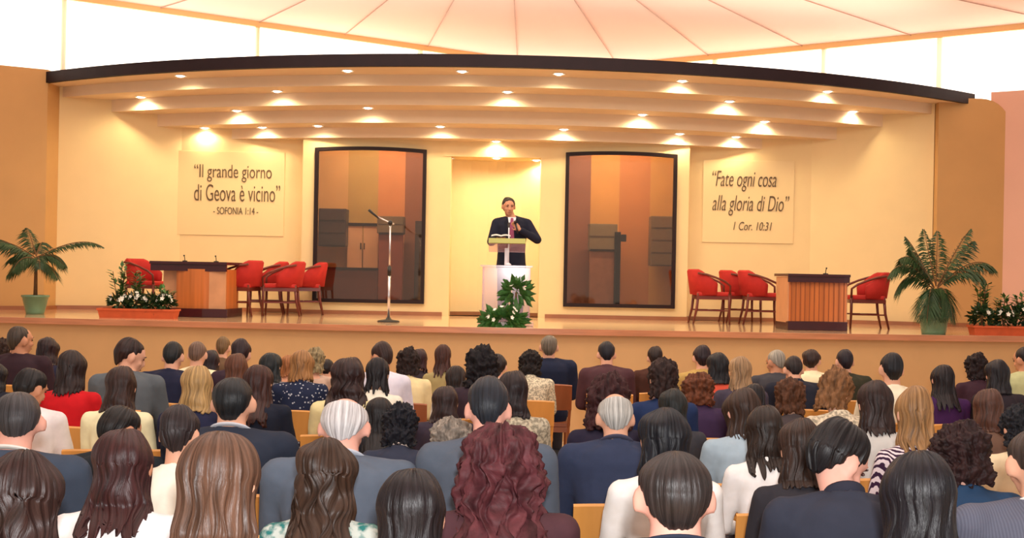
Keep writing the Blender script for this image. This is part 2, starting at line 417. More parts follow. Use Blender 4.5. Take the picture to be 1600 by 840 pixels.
# added room behind the glass standing in for mirror reflections: boards, cabinets, floor
YB = 21.0
def pane_mat(c): return mat('board_%d_%d_%d' % c, c, .6, var=.04, scale=3)
def board(x0, x1, y0, y1, c, Y=YB, d=.08, nm='reflection_board'):
    a = P(x0, 350, Y); e = P(x1, 350, Y)
    b = MB(); b.box(a.x, e.x, Y, Y + d, SZ, CH + 2.6)
    return tag(b.build(nm, pane_mat(c)), kind='structure')
for x0, x1, c in ((470, 543, (208, 160, 98)), (543, 590, (182, 146, 78)), (590, 632, (208, 134, 78)), (632, 668, (140, 86, 56)), (668, 700, (120, 74, 50)),
                  (860, 922, (150, 98, 74)), (922, 967, (222, 160, 82)), (967, 1015, (206, 134, 72)), (1015, 1080, (214, 156, 76))):
    board(x0, x1, 190, 500, c)
b = MB(); b.box(-4, 4, 19.15, 21.2, SZ - .05, SZ); tag(b.build('floor_reflection_room', mat('dark_red_floor', (84, 44, 34), .4)), kind='structure')
b = MB(); b.box(-4.1, 4.1, 19.7, 21.3, CH + 2.6, CH + 2.66); tag(b.build('ceiling_reflection_room', m_soffit), kind='structure')
for sx in (-3.6, 3.1): 
    b = MB(); b.box(sx, sx + .08, 19.45, 21.1, SZ, CH + 2.6); tag(b.build('wall_reflection_room', pane_mat((150, 98, 74))), kind='structure')
area('reflection_room_fill', (X0 - 1.9, 19.6, CH + 2.5), (R(20), 0, 0), 1.6, .4, 520, (1, .88, .7))  # added lamps that brighten the stand-in room
area('reflection_room_fill', (X0 + 1.9, 19.6, CH + 2.5), (R(20), 0, 0), 1.6, .4, 520, (1, .88, .7))
def cabinet(x0, x1, y0, y1, c, Y, lab, lines=3, d=.35, nm='reflection_cabinet'):
    a = P(x0, y1, Y); e = P(x1, y0, Y); t = empty(nm, ((a.x + e.x) / 2, Y, a.z), label=lab, cat='cabinet')
    w_, h = (e.x - a.x), e.z - a.z; m = mat('lac_%d_%d_%d' % c, c, .45, var=.06)
    b = MB(); b.box(-w_ / 2, w_ / 2, 0, d, 0, h); b.build('body', m, t, bevel=.008)
    for i in range(lines):
        z = h * (i + .08) / lines; b = MB(); b.box(-w_ / 2 + .015, w_ / 2 - .015, -.018, 0, z, h * (i + .92) / lines); b.build('drawer_front', m, t, bevel=.004)
cabinet(497, 541, 326, 384, (66, 50, 46), 20.4, 'dark grey cabinet standing in for a reflection in the left glass, at its left edge')
cabinet(589, 631, 338, 364, (124, 104, 76), 20.4, 'olive grey cabinet standing in for a reflection in the left glass, right of the microphone', 2)
cabinet(646, 664, 345, 488, (62, 48, 42), 20.5, 'tall narrow dark stand-in cupboard for a reflection at the right edge of the left glass', 2, nm='reflection_cupboard')
cabinet(920, 965, 350, 391, (140, 122, 90), 20.4, 'olive grey cabinet standing in for a reflection in the right glass, left of centre', 2)
cabinet(1016, 1058, 338, 415, (126, 102, 70), 20.4, 'brown grey cabinet standing in for a reflection in the right glass at its right edge', 4)
b = MB(); a = P(541, 352, 20.6); e = P(590, 420, 20.6)
t = empty('reflection_door', ((a.x + e.x) / 2, 20.7, e.z), label='pale pink panelled double door standing in for a reflection in the left glass', cat='door')
wd, h = e.x - a.x, a.z - e.z; mp = mat('pale_pink_wood', (226, 170, 122), .5)
for q in (-1, 1):
    b = MB(); b.box(min(0, q * wd / 2) + .01, max(0, q * wd / 2) - .01, 0, .05, 0, h); b.build('door_leaf', mp, t, bevel=.004)
    b = MB(); b.box(q * .03 - .008, q * .03 + .008, -.04, 0, h * .45, h * .6); b.build('handle', m_frame, t)
b = MB(); b.box(-wd / 2 - .03, wd / 2 + .03, -.02, .06, h, h + .05); b.build('lintel', m_frame, t)
def bench(x0, x1, y0, Y, c, lab):
    a = P(x0, y0, Y); e = P(x1, y0, Y); h = a.z - SZ; w_ = e.x - a.x
    t = empty('reflection_screen', ((a.x + e.x) / 2, Y, SZ), label=lab, cat='screen'); m = mat('scr_%d_%d_%d' % c, c, .5, var=.1)
    b = MB(); b.box(-w_ / 2, w_ / 2, 0, .06, .04, h); b.build('panel', m, t, bevel=.006)
    b = MB(); b.box(-w_ / 2, w_ / 2, -.03, .09, h, h + .035); b.build('rail', m_frame, t)
    for q in (-1, 1):
        b = MB(); b.box(q * (w_ / 2 - .06) - .03, q * (w_ / 2 - .06) + .03, -.06, .12, 0, .04); b.build('foot', m_frame, t)
bench(500, 590, 420, 20.3, (104, 54, 40), 'dark red low screen standing in for a left glass reflection, below the pink door')
bench(592, 630, 366, 20.35, (142, 70, 46), 'red brown screen standing in for a left glass reflection, below the olive cabinet')
bench(922, 962, 392, 20.35, (166, 112, 82), 'dusty pink screen standing in for a right glass reflection, below the olive cabinet')
# a tall dark speaker column, standing in for a reflection in the right glass
q = P(965, 400, 20.2); t = empty('reflection_column', (q.x, 20.2, SZ), label='tall black narrow loudspeaker column standing in for a reflection in the right glass', cat='loudspeaker')
h = P(965, 362, 20.2).z - SZ
b = MB(); b.box(-.05, .05, 0, .09, .03, h); b.build('cabinet', mat('black_plastic', (30, 24, 22), .4), t, bevel=.01)
b = MB(); b.box(-.035, .035, -.012, 0, .1, h - .05); b.build('grille', mat('black_mesh', (16, 14, 14), .8, bump=.5, scale=200), t)
b = MB(); b.lathe([(.1, 0), (.1, .02), (.03, .03)], n=16); b.build('base', mat('black_plastic', (30, 24, 22)), t)
b = MB(); b.box(.05, .14, .0, .09, h - .16, h - .04); b.build('bracket', mat('black_plastic', (30, 24, 22)), t, bevel=.01)

# ---------------------------------------------------------------- verse panels
m_verse = mat('dark_brown_lettering', (96, 72, 44), .5)
m_panel = mat('cream_verse_board', (238, 210, 156), .35, .5)
def text(s, px, py0, pw, ph, Y, parent, shear=0, bold=-.006):
    cu = bpy.data.curves.new('t', 'FONT'); cu.body = s; cu.size = 1; cu.extrude = .01; cu.offset = bold; cu.shear = shear
    o = bpy.data.objects.new('t', cu); COL.objects.link(o)
    dg = bpy.context.evaluated_depsgraph_get(); dg.update()
    me = bpy.data.meshes.new_from_object(o.evaluated_get(dg)); bpy.data.objects.remove(o)
    xsv = [v.co.x for v in me.vertices]; ysv = [v.co.y for v in me.vertices]
    a = P(px, py0 + ph, Y); W_ = pw * Y / F; H_ = ph * Y / F
    kx = W_ / (max(xsv) - min(xsv)); ky = H_ / (max(ysv) - min(ysv))
    for v in me.vertices:
        x, y, z = v.co; v.co = ((x - min(xsv)) * kx + a.x - parent.location.x, .012 - z * .6, (y - min(ysv)) * ky + a.z - parent.location.z)
    me.materials.clear(); return link('lettering', me, m_verse, parent)
def verse(x0, y0, x1, y1, lines, lab, shear):
    Y = 19.27; a = P(x0, y1, Y); e = P(x1, y0, Y)
    t = empty('verse_board', ((a.x + e.x) / 2, Y, a.z), label=lab, cat='wall sign', group=None)
    b = MB(); b.box(-(e.x - a.x) / 2, (e.x - a.x) / 2, .016, .028, 0, e.z - a.z); b.build('board', m_panel, t, bevel=.003)
    for s, px, py, pw, ph in lines: text(s, px, py, pw, ph, Y, t, shear)
verse(275, 238, 445, 366, [('\u201cIl grande giorno', 303, 256, 121, 27), ('di Geova \u00e8 vicino\u201d', 303, 287, 134, 26), ('- SOFONIA 1:14 -', 333, 323, 70, 11)],
      'cream wall board with two dark lines of lettering left of the left glass', 0)
verse(1097, 252, 1242, 378, [('\u201cFate ogni cosa', 1113, 266, 100, 32), ('alla gloria di Dio\u201d', 1113, 304, 120, 32), ('1 Cor. 10:31', 1146, 346, 60, 13)],
      'cream wall board with slanted dark lettering right of the right glass', .25)

# ---------------------------------------------------------------- red armchairs
m_red = mat('red_upholstery', (184, 44, 38), .75, .3, var=.08, scale=10, bump=.15)
m_cw = mat('dark_red_wood', (106, 40, 28), .35, .5, var=.15, scale=6)
def red_chair_proto():
    # faces +X; origin on the floor under the seat centre
    t = empty('red_armchair', (0, 0, 0))
    b = MB()
    pts = [(-.22, -.23), (.24, -.25), (.25, .25), (-.22, .23)]
    b.box(-.24, .25, -.245, .245, .40, .47); b.build('seat', m_red, t, True, .025)
    # wrap-round back shell: arc around the rear, tall behind, dropping to the arms
    b = MB(); n = 20; rings = []
    for i in range(n + 1):
        a = R(-98 + 196 * i / n); ca, sa = math.cos(a), math.sin(a)
        k = (1 + math.cos(a)) / 2
        zt = .60 + .19 * min(1, max(0, (ca + .05) * 1.5)) ** .8; zb = .43
        rx, ry = .29, .27
        cx, cy = -rx * ca * .98, ry * sa
        lean = -.05 * ca
        o = Vector((-ca * .022, sa * .022, 0))
        c0, c1 = Vector((cx, cy, zb)), Vector((cx + lean, cy * 1.03, zt))
        rings.append([c0 - o, c0 + o, c1 + o - Vector((0, 0, .02)), c1 + Vector((0, 0, .008)), c1 - o - Vector((0, 0, .02))])
    b.rings(rings); b.build('backrest', m_red, t, True)
    for s in (-1, 1):
        b = MB(); b.tube([(-.24, s * .275, .74), (-.12, s * .29, .725), (.02, s * .3, .68), (.16, s * .295, .62), (.235, s * .275, .56), (.235, s * .255, .44)], .016, 8); b.build('armrest', m_cw, t, True)
        b = MB(); b.tube([(.23, s * .245, .45), (.23, s * .245, .25), (.24, s * .25, 0)], [.021, .019, .014], 8); b.build('leg', m_cw, t, True)
        b = MB(); b.tube([(-.22, s * .225, .45), (-.24, s * .23, .22), (-.29, s * .24, 0)], [.021, .019, .014], 8); b.build('leg', m_cw, t, True)
        b = MB(); b.tube([(.235, s * .247, .2), (-.24, s * .23, .2)], .01, 6); b.build('stretcher', m_cw, t)
    b = MB(); b.box(-.24, .25, -.255, -.235, .36, .41); b.box(-.24, .25, .235, .255, .36, .41); b.box(.235, .255, -.25, .25, .36, .41); b.box(-.245, -.225, -.24, .24, .36, .41); b.build('seat_frame', m_cw, t)
    b = MB(); b.tube([(0, -.24, .2), (0, .24, .2)], .01, 6); b.build('stretcher', m_cw, t)
    return t
rc0 = red_chair_proto(); first = [True]
def red_chair(px, Y, rz, lab, k=1.0):
    t = rc0 if first[0] else copy_tree(rc0); first[0] = False
    q = P(px, 500, Y); t.location = (q.x, Y, SZ); t.rotation_euler.z = R(rz); t.scale = (k, k, k)
    t['label'] = lab; t['category'] = 'chair'; t['group'] = 'red armchairs on the stage'
red_chair(231, 18.0, -15, 'red armchair left of the left table, behind the white flowers')
red_chair(372, 17.45, 172, 'red armchair directly behind the right end of the left table')
red_chair(413, 18.45, 188, 'red armchair on the left, second to the right of the table')
red_chair(438, 17.75, 186, 'red armchair on the left, overlapping the one beside it')
red_chair(474, 18.5, 190, 'red armchair overlapping the left edge of the left glass')
red_chair(1110, 17.9, 0, 'leftmost red armchair of the right stage group')
red_chair(1158, 18.6, 4, 'red armchair in the middle of the three at right')
red_chair(1189, 17.9, -3, 'red armchair touching the left side of the right table')
red_chair(1350, 17.2, 176, 'single red armchair right of the right table')

# ---------------------------------------------------------------- tables
m_ttop = mat('dark_mahogany_top', (64, 26, 30), .2, .5, var=.1, scale=4)
m_slat = mat('orange_brown_veneer', (196, 112, 54), .35, .5, var=.22, scale=5, stretch=(3, 3, .1))
m_side = mat('pinkish_veneer', (206, 150, 108), .4, .5, var=.1, scale=4)
def table(px, Y, rz, wd, dp, lab, h=.75, kneel=0):
    q = P(px, 500, Y); t = empty('stage_table', (q.x, Y, SZ), R(rz), label=lab, cat='table')
    b = MB()  # top slab: straight sides, concave front edge
    n = 12; fr = [(-wd / 2 + wd * i / n, -dp / 2 + .05 * (1 - (2 * i / n - 1) ** 2)) for i in range(n + 1)]
    b.prism(fr + [(wd / 2, dp / 2), (-wd / 2, dp / 2)], h - .035, h); b.build('tabletop', m_ttop, t, bevel=.004)
    b = MB(); f2 = [(x * .985, y + .015) for x, y in fr]
    b.prism(f2 + [(x, y + .03) for x, y in reversed(f2)], h - .11, h - .035); b.build('apron', m_ttop, t)
    b = MB(); f3 = [(-wd * .46 + wd * .92 * i / 24, -dp / 2 + .06 + .05 * (1 - (2 * i / 24 - 1) ** 2)) for i in range(25)]
    b.prism(f3 + [(x, y + .03) for x, y in reversed(f3)], .12, h - .08); b.build('front_panel', m_slat, t)
    b = MB()
    for i in range(1, 24, 2): b.box(f3[i][0] - .006, f3[i][0] + .006, f3[i][1] - .006, f3[i][1] + .004, .12, h - .1)
    b.build('panel_ribs', mat('dark_veneer', (150, 82, 42), .4), t)
    for s in (-1, 1):
        b = MB(); b.box(s * wd * .46 - .015, s * wd * .46 + .015, -dp / 2 + .07, dp / 2 - .05, .1, h - .04); b.build('side_panel', m_side, t)
    b = MB(); f4 = [(x * 1.04, y - .02) for x, y in f3]
    b.prism(f4 + [(wd * .475, dp / 2 - .03), (-wd * .475, dp / 2 - .03)], 0, .12); b.build('plinth', m_ttop, t, bevel=.006)
    return t
tr = table(1267, 16.45, 3, .84, .7, 'right stage table with dark top and orange veneer curved front')
q = P(308, 500, 17.0)
t = empty('stage_table', (q.x, 17.0, SZ), R(-4), label='left stage table, dark top overhanging a veneered pedestal', cat='table')
b = MB(); n = 12; fr = [(-.55 + 1.08 * i / n, -.4 + .05 * (1 - (2 * i / n - 1) ** 2)) for i in range(n + 1)]
b.prism(fr + [(.53, .4), (-.55, .4)], .72, .76); b.build('tabletop', m_ttop, t, bevel=.004)
b = MB(); f2 = [(x * .98, y + .02) for x, y in fr]; b.prism(f2 + [(x, y + .04) for x, y in reversed(f2)], .63, .72); b.build('apron', m_ttop, t)
b = MB(); b.prism([(-.2, -.3), (.02, -.34), (.2, -.34), (.49, -.30), (.49, .3), (-.2, .3)], .1, .66); b.build('pedestal', m_slat, t)
b = MB(); b.box(-.42, -.22, -.2, .3, .02, .66); b.build('side_panel', m_side, t)
b = MB(); b.box(.27, .5, -.335, -.3, .1, .66); b.build('side_panel', m_side, t)
b = MB(); b.prism([(-.26, -.36), (.02, -.40), (.2, -.40), (.54, -.37), (.54, .34), (-.26, .34)], 0, .12); b.build('plinth', m_ttop, t, bevel=.006)
def tmic(px, py, Y, z, lab):
    q = P(px, py, Y); t = empty('table_microphone', (q.x, Y, z), label=lab, cat='microphone'); mm = mat('black_plastic', (30, 24, 22), .4)
    b = MB(); b.lathe([(.035, 0), (.035, .012), (.01, .018)], n=14); b.build('base', mm, t)
    b = MB(); b.tube([(0, 0, .015), (0, -.01, .05), (0, -.035, .075)], .005, 6); b.build('neck', mm, t)
    b = MB(); b.ball((0, -.045, .082), .012, 8, 6); b.build('capsule', mm, t)
tmic(289, 400, 16.9, SZ + .76, 'small dark table microphone at the left of the left table')
tmic(338, 402, 16.9, SZ + .76, 'small dark table microphone at the right of the left table')
tmic(1290, 426, 16.4, SZ + .75, 'small dark table microphone on the right table')

# ---------------------------------------------------------------- microphone stand
m_chrome = mat('brushed_chrome', (226, 222, 226), .25, .5, metal=.85)
m_blk = mat('black_plastic', (30, 24, 22), .4)
q = P(607, 500, 16.3); t = empty('microphone_stand', (q.x, 16.3, SZ), label='tall chrome microphone stand with round black base and boom', cat='microphone stand')
b = MB(); b.lathe([(.15, 0), (.15, .012), (.13, .022), (.04, .035), (.03, .06)], n=28); b.build('base', m_blk, t, True)
zt = P(610, 348, 16.3).z - SZ
b = MB(); b.tube([(0, 0, .03), (0, 0, zt * .52)], .019, 12); b.build('lower_tube', m_chrome, t, True)
b = MB(); b.tube([(0, 0, zt * .5), (0, 0, zt)], .012, 12); b.build('upper_tube', m_chrome, t, True)
b = MB(); b.tube([(0, 0, zt * .47), (0, 0, zt * .56)], .027, 12); b.build('clutch', m_blk, t, True)
b = MB(); b.ball((0, 0, zt), .035, 12, 8); b.build('pivot', m_blk, t, True)
pm = P(583, 336, 16.3) - t.location
b = MB(); b.tube([(.05, 0, zt - .015), (-.02, 0, zt + .01), (pm.x + .06, 0, pm.z - .02)], .011, 8); b.build('boom', m_chrome, t, True)
b = MB(); b.tube([(pm.x + .08, 0, pm.z - .04), (pm.x, 0, pm.z + .02), (pm.x - .06, 0, pm.z + .07)], [.013, .016, .019], 10); b.build('microphone', m_blk, t, True)

# ---------------------------------------------------------------- lectern
m_acr = bpy.data.materials.new('clear_acrylic'); m_acr.use_nodes = True
nt = m_acr.node_tree; pb = nt.nodes['Principled BSDF']; pb.inputs['Base Color'].default_value = rgb(232, 204, 216); pb.inputs['Roughness'].default_value = .12
tp = nt.nodes.new('ShaderNodeBsdfTransparent'); tp.inputs[0].default_value = (.97, .93, .95, 1); mx = nt.nodes.new('ShaderNodeMixShader'); mx.inputs[0].default_value = .3
nt.links.new(tp.outputs[0], mx.inputs[1]); nt.links.new(pb.outputs[0], mx.inputs[2]); nt.links.new(mx.outputs[0], nt.nodes['Material Output'].inputs[0])
m_edge = mat('yellow_green_acrylic_edge', (170, 168, 84), .4)
q = P(790, 500, 15.72); LX = q.x
t = empty('lectern', (LX, 15.72, SZ), label='clear acrylic lectern with a raised yellow green edged tray', cat='lectern')
b = MB(); b.box(-.31, .31, -.02, .0, .06, .76); b.build('front_panel', m_acr, t, bevel=.004)
for s in (-1, 1):
    b = MB(); b.box(s * .3 - .01, s * .3 + .01, 0, .32, .06, .76); b.build('side_panel', m_acr, t)
b = MB(); b.box(-.34, .34, -.05, .34, .76, .785); b.build('shelf', m_acr, t, bevel=.004)
b = MB(); b.box(-.36, .36, -.16, .34, 0, .06); b.build('base', m_acr, t, bevel=.01)
b = MB(); b.box(-.03, .03, .08, .12, .785, 1.01); b.build('column', mat('white_acrylic', (238, 232, 238), .3), t, bevel=.006)
Mt = Matrix.Translation((0, .1, 1.03)) @ Matrix.Rotation(R(-22), 4, 'X')
b = MB(); b.box(-.24, .24, -.16, .18, -.006, .006, Mt); b.build('tray', m_acr, t)
b = MB(); b.box(-.24, .24, -.175, -.155, -.03, .04, Mt); b.build('tray_edge', m_edge, t, bevel=.004)
b = MB(); b.box(-.1, .05, -.1, .1, .012, .03, Mt @ Matrix.Rotation(R(8), 4, 'Z'))
o = b.build('book', mat('dark_red_cover', (120, 34, 36), .5), None, M=Matrix.Translation((LX, 15.72, SZ))); tag(o, 'dark red closed book lying on the lectern tray', 'book')
t = empty('gooseneck_microphone', (LX + .02, 15.74, SZ + .785), label='white gooseneck microphone rising from the lectern shelf', cat='microphone'); wm = mat('white_plastic', (240, 236, 244), .35)
b = MB(); b.lathe([(.04, 0), (.04, .012), (.015, .03)], n=16); b.build('base', wm, t, True)
b = MB(); b.tube([(0, 0, .02), (-.005, -.01, .15), (.005, -.04, .3), (0, -.06, .40), (0, -.03, .50)], [.012, .01, .009, .008, .008], 8); b.build('neck', wm, t, True)
b = MB(); b.cap((0, -.03, .49), (0, .0, .54), .013, .015, 8); b.build('capsule', m_blk, t, True)

# ---------------------------------------------------------------- plants
m_leaf = mat('palm_green', (48, 74, 38), .5, .4, var=.35, scale=6)
m_leaf2 = mat('leaf_green', (58, 104, 44), .5, .4, var=.35, scale=12)
m_dleaf = mat('dark_leaf', (42, 66, 34), .5, .4, var=.3, scale=12)
m_trunk = mat('brown_trunk', (112, 78, 46), .8, var=.2, scale=20, bump=.4)
m_potg = mat('green_glazed_pot', (106, 140, 108), .25, .5, var=.12, scale=5, coat=.3)
m_terra = mat('terracotta', (206, 92, 48), .7, var=.1, scale=8)
m_petal = mat('white_petal', (246, 240, 226), .6)
m_soil = mat('dark_soil', (50, 34, 26), .9)
def frond(b, p0, az, L, rise, droop, lf=.17, n=16, stem=None):
    d = Vector((math.cos(az), math.sin(az), 0)); sd = Vector((-d.y, d.x, 0)); pts = []
    for i in range(n + 1):
        t = i / n
        pts.append(Vector(p0) + d * (L * t * (1 - .25 * t)) + Vector((0, 0, rise * t * 1.6 - droop * t * t)))
    stem.tube(pts, [.009 * (1 - .75 * i / n) for i in range(n + 1)], 5)
    for i in range(5, n * 4 + 1):
        t = i / (n * 4); k = min(n - 1, int(t * n)); p = pts[k].lerp(pts[k + 1], t * n - k); tg = (pts[k + 1] - pts[k]).normalized()
        l = lf * 1.3 * math.sin(math.pi * (.12 + .84 * t)) * random.uniform(.8, 1.15)
        for s in (-1, 1):
            tip = p + sd * (s * l * .78) + tg * (l * .62) + Vector((0, 0, -l * random.uniform(.5, 1.05)))
            m = p.lerp(tip, .45) + Vector((0, 0, l * .1)); wv = tg * (.009)
            b.add([p - wv * .5, m - wv, tip, m + wv, m + Vector((0, 0, .006))], [(0, 1, 4), (1, 2, 4), (2, 3, 4), (3, 0, 4)])
def palm(name, px, py, Y, fr, trunk_h, lab, pot, ptr, dr=.0):
    q = P(px, py, Y); t = empty(name, (q.x, Y, SZ), label=lab, cat='potted plant')
    b = MB(); r0, r1, h = pot
    b.lathe([(r0, 0), (r0 * 1.04, .03), (r1, h - .03), (r1 * 1.06, h - .025), (r1 * 1.06, h), (r1 * .93, h), (r1 * .9, h - .04), (.001, h - .05)], n=28); b.build('pot', m_potg, t, True)
    b = MB(); b.lathe([(r1 * .9, h - .06), (r1 * .88, h - .035), (.001, h - .03)], n=16); b.build('soil', m_soil, t)
    b = MB()
    for (ox, oy, tx, ty, rr) in ptr: b.tube([(ox, oy, h - .05), (ox + (tx - ox) * .3, oy + (ty - oy) * .2, h + (trunk_h - h) * .5), (tx, ty, trunk_h)], [rr, rr * .8, rr * .65], 8)
    b.build('trunk', m_trunk, t, True)
    for (x, y, z, az, L, rise, droop, lf) in fr:
        s = MB(); l = MB(); frond(l, (x, y, z), R(az), L, rise, droop, lf, stem=s); fo = l.build('frond', m_leaf, t)
        s.build('stalk', m_trunk, fo)
    return t
random.seed(3)
palm('potted_palm', 55, 480, 16.7, [(0, 0, .72, 175, .75, .36, .28, .17), (0, 0, .74, 160, .62, .2, .35, .17), (0, .02, .76, 200, .66, .32, .3, .17), (0, 0, .76, 35, .55, .2, .42, .15), (0, 0, .78, 5, .5, .12, .3, .15),
      (0, 0, .74, 300, .45, .15, .35, .15), (0, 0, .74, 240, .5, .14, .38, .16), (.02, 0, .78, 12, 1.15, .44, .55, .1), (0, 0, .8, 95, .45, .3, .3, .14), (0, 0, .72, 190, .5, 0.0, .2, .15), (0, 0, .72, 340, .5, .02, .26, .15), (0, 0, .8, 130, .55, .4, .25, .16)],
      .78, 'small palm with arching fronds in a green pot at the far left of the stage', (.12, .175, .26), [(0, 0, 0, 0, .03)])
palm('potted_palm', 1459, 500, 15.75, [(0, 0, .6, 178, .8, .62, .86, .2), (0, 0, .56, 168, .66, .5, .86, .2), (0, 0, .6, 186, .62, .66, .7, .2), (.02, 0, .62, 110, .35, .6, .22, .17), (.02, 0, .62, 70, .5, .58, .2, .17), (.04, 0, .6, 20, .75, .7, .5, .19), (.04, 0, .6, 4, 1.05, .68, .86, .19), (.04, 0, .6, 352, .8, .5, .7, .18),
      (.04, 0, .62, 10, .6, .75, .45, .17), (0, 0, .5, 270, .3, .3, .75, .2), (0, 0, .55, 235, .4, .25, .8, .2), (0, 0, .55, 305, .4, .25, .8, .2), (0, 0, .5, 205, .35, .2, .66, .18), (0, 0, .5, 335, .35, .2, .66, .18), (0, 0, .6, 150, .5, .66, .4, .18), (0, 0, .5, 262, .22, .2, .62, .18), (0, 0, .5, 285, .25, .2, .64, .18), (0, 0, .6, 185, .45, .5, .3, .18)],
      .6, 'large spreading palm in a green pot on the right of the stage', (.15, .18, .24), [(0, 0, -.02, 0, .025), (.04, 0, .06, 0, .02), (-.04, 0, -.1, 0, .02)])

def leaf(b, p, d, up, L, W):
    s = d.cross(up).normalized() * W; m = p + d * L * .5
    b.add([p, m - s, p + d * L, m + s, m - up * W * .25], [(0, 1, 4), (1, 2, 4), (2, 3, 4), (3, 0, 4)])
def bush(b, c, r, n, L, W, sq=1.0):
    c = Vector(c)
    for _ in range(n):
        d = Vector((random.gauss(0, 1), random.gauss(0, 1), random.gauss(.25, .8))).normalized()
        p = c + Vector((d.x * r, d.y * r, d.z * r * sq)) * random.uniform(.3, 1)
        dd = (d + Vector((random.gauss(0, .4), random.gauss(0, .4), random.gauss(0, .3)))).normalized()
        leaf(b, p, dd, dd.orthogonal().normalized(), L * random.uniform(.7, 1.2), W)
def blossoms(b, c, r, n, s=.02):
    c = Vector(c)
    for _ in range(n):
        d = Vector((random.gauss(0, 1), random.gauss(-.6, .6), abs(random.gauss(.5, .6)))).normalized(); p = c + d * r * random.uniform(.8, 1.05)
        for k in range(5):
            a = k * 2 * math.pi / 5; u = d.orthogonal().normalized(); v = d.cross(u)
            e = (u * math.cos(a) + v * math.sin(a) + d * .35).normalized(); leaf(b, p, e, d, s * 1.3, s * .5)
def flower_plant(x, y, z, r, h, lab, bl, m=m_dleaf, tall=0):
    t = empty('flowering_plant', (x, y, z), label=lab, cat='plant')
    b = MB(); bush(b, (0, 0, h * .5), r, 150, .09, .022, h / (2 * r)); b.build('foliage', m, t)
    if tall:
        b = MB(); s = MB()
        for i in range(7):
            a = random.uniform(0, 6.3); hh = tall * random.uniform(.7, 1); e = Vector((math.cos(a) * r * .6, math.sin(a) * r * .5, hh)); s.tube([(0, 0, 0), e * .5, e], .005, 5)
            for k in range(12):
                f = .35 + .65 * k / 11; d = Vector((random.gauss(0, 1), random.gauss(0, 1), .4)).normalized(); leaf(b, e * f, d, Vector((0, 0, 1)), .11, .024)
        b.build('upper_leaves', m_leaf2, t); s.build('stem', m_trunk, t)
    if bl: b = MB(); blossoms(b, (0, -.02, h * .65), r * .9, bl, .028); b.build('blossoms', m_petal, t)
def trough(x0, x1, py, Y, lab):
    a = P(x0, py, Y); e = P(x1, py, Y); w_ = e.x - a.x; t = empty('flower_trough', ((a.x + e.x) / 2, Y, SZ), label=lab, cat='planter')
    b = MB(); n = 1
    def rr(hx, hy, z): return [Vector((sx * hx, sy * hy, z)) for sx, sy in ((-1, -1), (1, -1), (1, 1), (-1, 1))]
    b.rings([rr(w_ / 2 - .02, .1, 0), rr(w_ / 2, .12, .1), rr(w_ / 2 + .012, .132, .1), rr(w_ / 2 + .012, .132, .125), rr(w_ / 2 - .015, .105, .125), rr(w_ / 2 - .02, .1, .09)]); b.build('box', m_terra, t)
    b = MB(); b.box(-w_ / 2 + .02, w_ / 2 - .02, -.1, .1, .08, .105); b.build('soil', m_soil, t)
    return (a.x + e.x) / 2, w_
random.seed(5)
c, w_ = trough(157, 277, 490, 16.0, 'orange terracotta flower trough in front of the left table'); b0 = SZ + .1
flower_plant(P(185, 480, 16).x, 16.0, b0, .13, .2, 'tall leafy flowering plant at the left end of the left trough', 6, m_dleaf, .6)
flower_plant(P(212, 480, 16).x, 16.02, b0, .11, .22, 'white flowering plant in the middle of the left trough', 12, m_dleaf, .52)
flower_plant(P(236, 480, 16).x, 15.98, b0, .11, .2, 'low white flowering plant right of the middle in the left trough', 8)
flower_plant(P(258, 480, 16).x, 16.0, b0, .12, .2, 'white flowering plant at the right end of the left trough', 10, m_dleaf, .3)
c, w_ = trough(1517, 1640, 515, 15.75, 'orange terracotta flower trough at the right edge of the stage')
flower_plant(P(1535, 500, 15.75).x, 15.77, b0, .13, .26, 'dark leafy plant at the left end of the right trough', 3, m_dleaf, .6)
flower_plant(P(1567, 500, 15.75).x, 15.72, b0, .13, .24, 'plant with two white blooms in the right trough', 7, m_dleaf, .42)
flower_plant(P(1598, 500, 15.75).x, 15.76, b0, .13, .28, 'tall dark plant at the right edge of the photo', 3, m_dleaf, .5)
flower_plant(P(1628, 500, 15.75).x, 15.76, b0, .12, .24, 'leafy plant beyond the right edge in the right trough', 3, m_dleaf)
def arrangement(px, Y, z, rx, rz, n, bl, lab, stand=0):
    q = P(px, 480, Y); t = empty('flower_arrangement', (q.x, Y, z), label=lab, cat='flower arrangement')
    b = MB(); b.lathe([(.06, 0), (.08, .05), (.085, .06), (.07, .055), (.001, .04)], n=16); b.build('bowl', wm, t)
    if stand: b = MB(); b.tube([(0, 0, .04), (0, 0, stand)], .012, 8); b.build('stem', m_trunk, t)
    b = MB()
    for _ in range(n):
        d = Vector((random.gauss(0, 1), random.gauss(-.2, .5), random.gauss(.1, .55))).normalized(); p = Vector((0, -.03, max(stand, .08))) + Vector((d.x * rx, d.y * .12, d.z * rz)) * random.uniform(.2, .75)
        leaf(b, p, (d + Vector((0, 0, random.uniform(-.5, .3)))).normalized(), Vector((0, 1, .3)).normalized(), random.uniform(.09, .16), .03)
    b.build('foliage', m_leaf2, t)
    b = MB(); blossoms(b, (0, -.05, max(stand, .07)), rx * .7, bl, .026); b.build('blossoms', m_petal, t)
arrangement(786, 15.42, SZ, .33, .14, 260, 12, 'wide low green flower arrangement at the foot of the lectern')
arrangement(806, 15.5, SZ, .19, .2, 120, 5, 'raised green flower arrangement against the lectern front', .44)

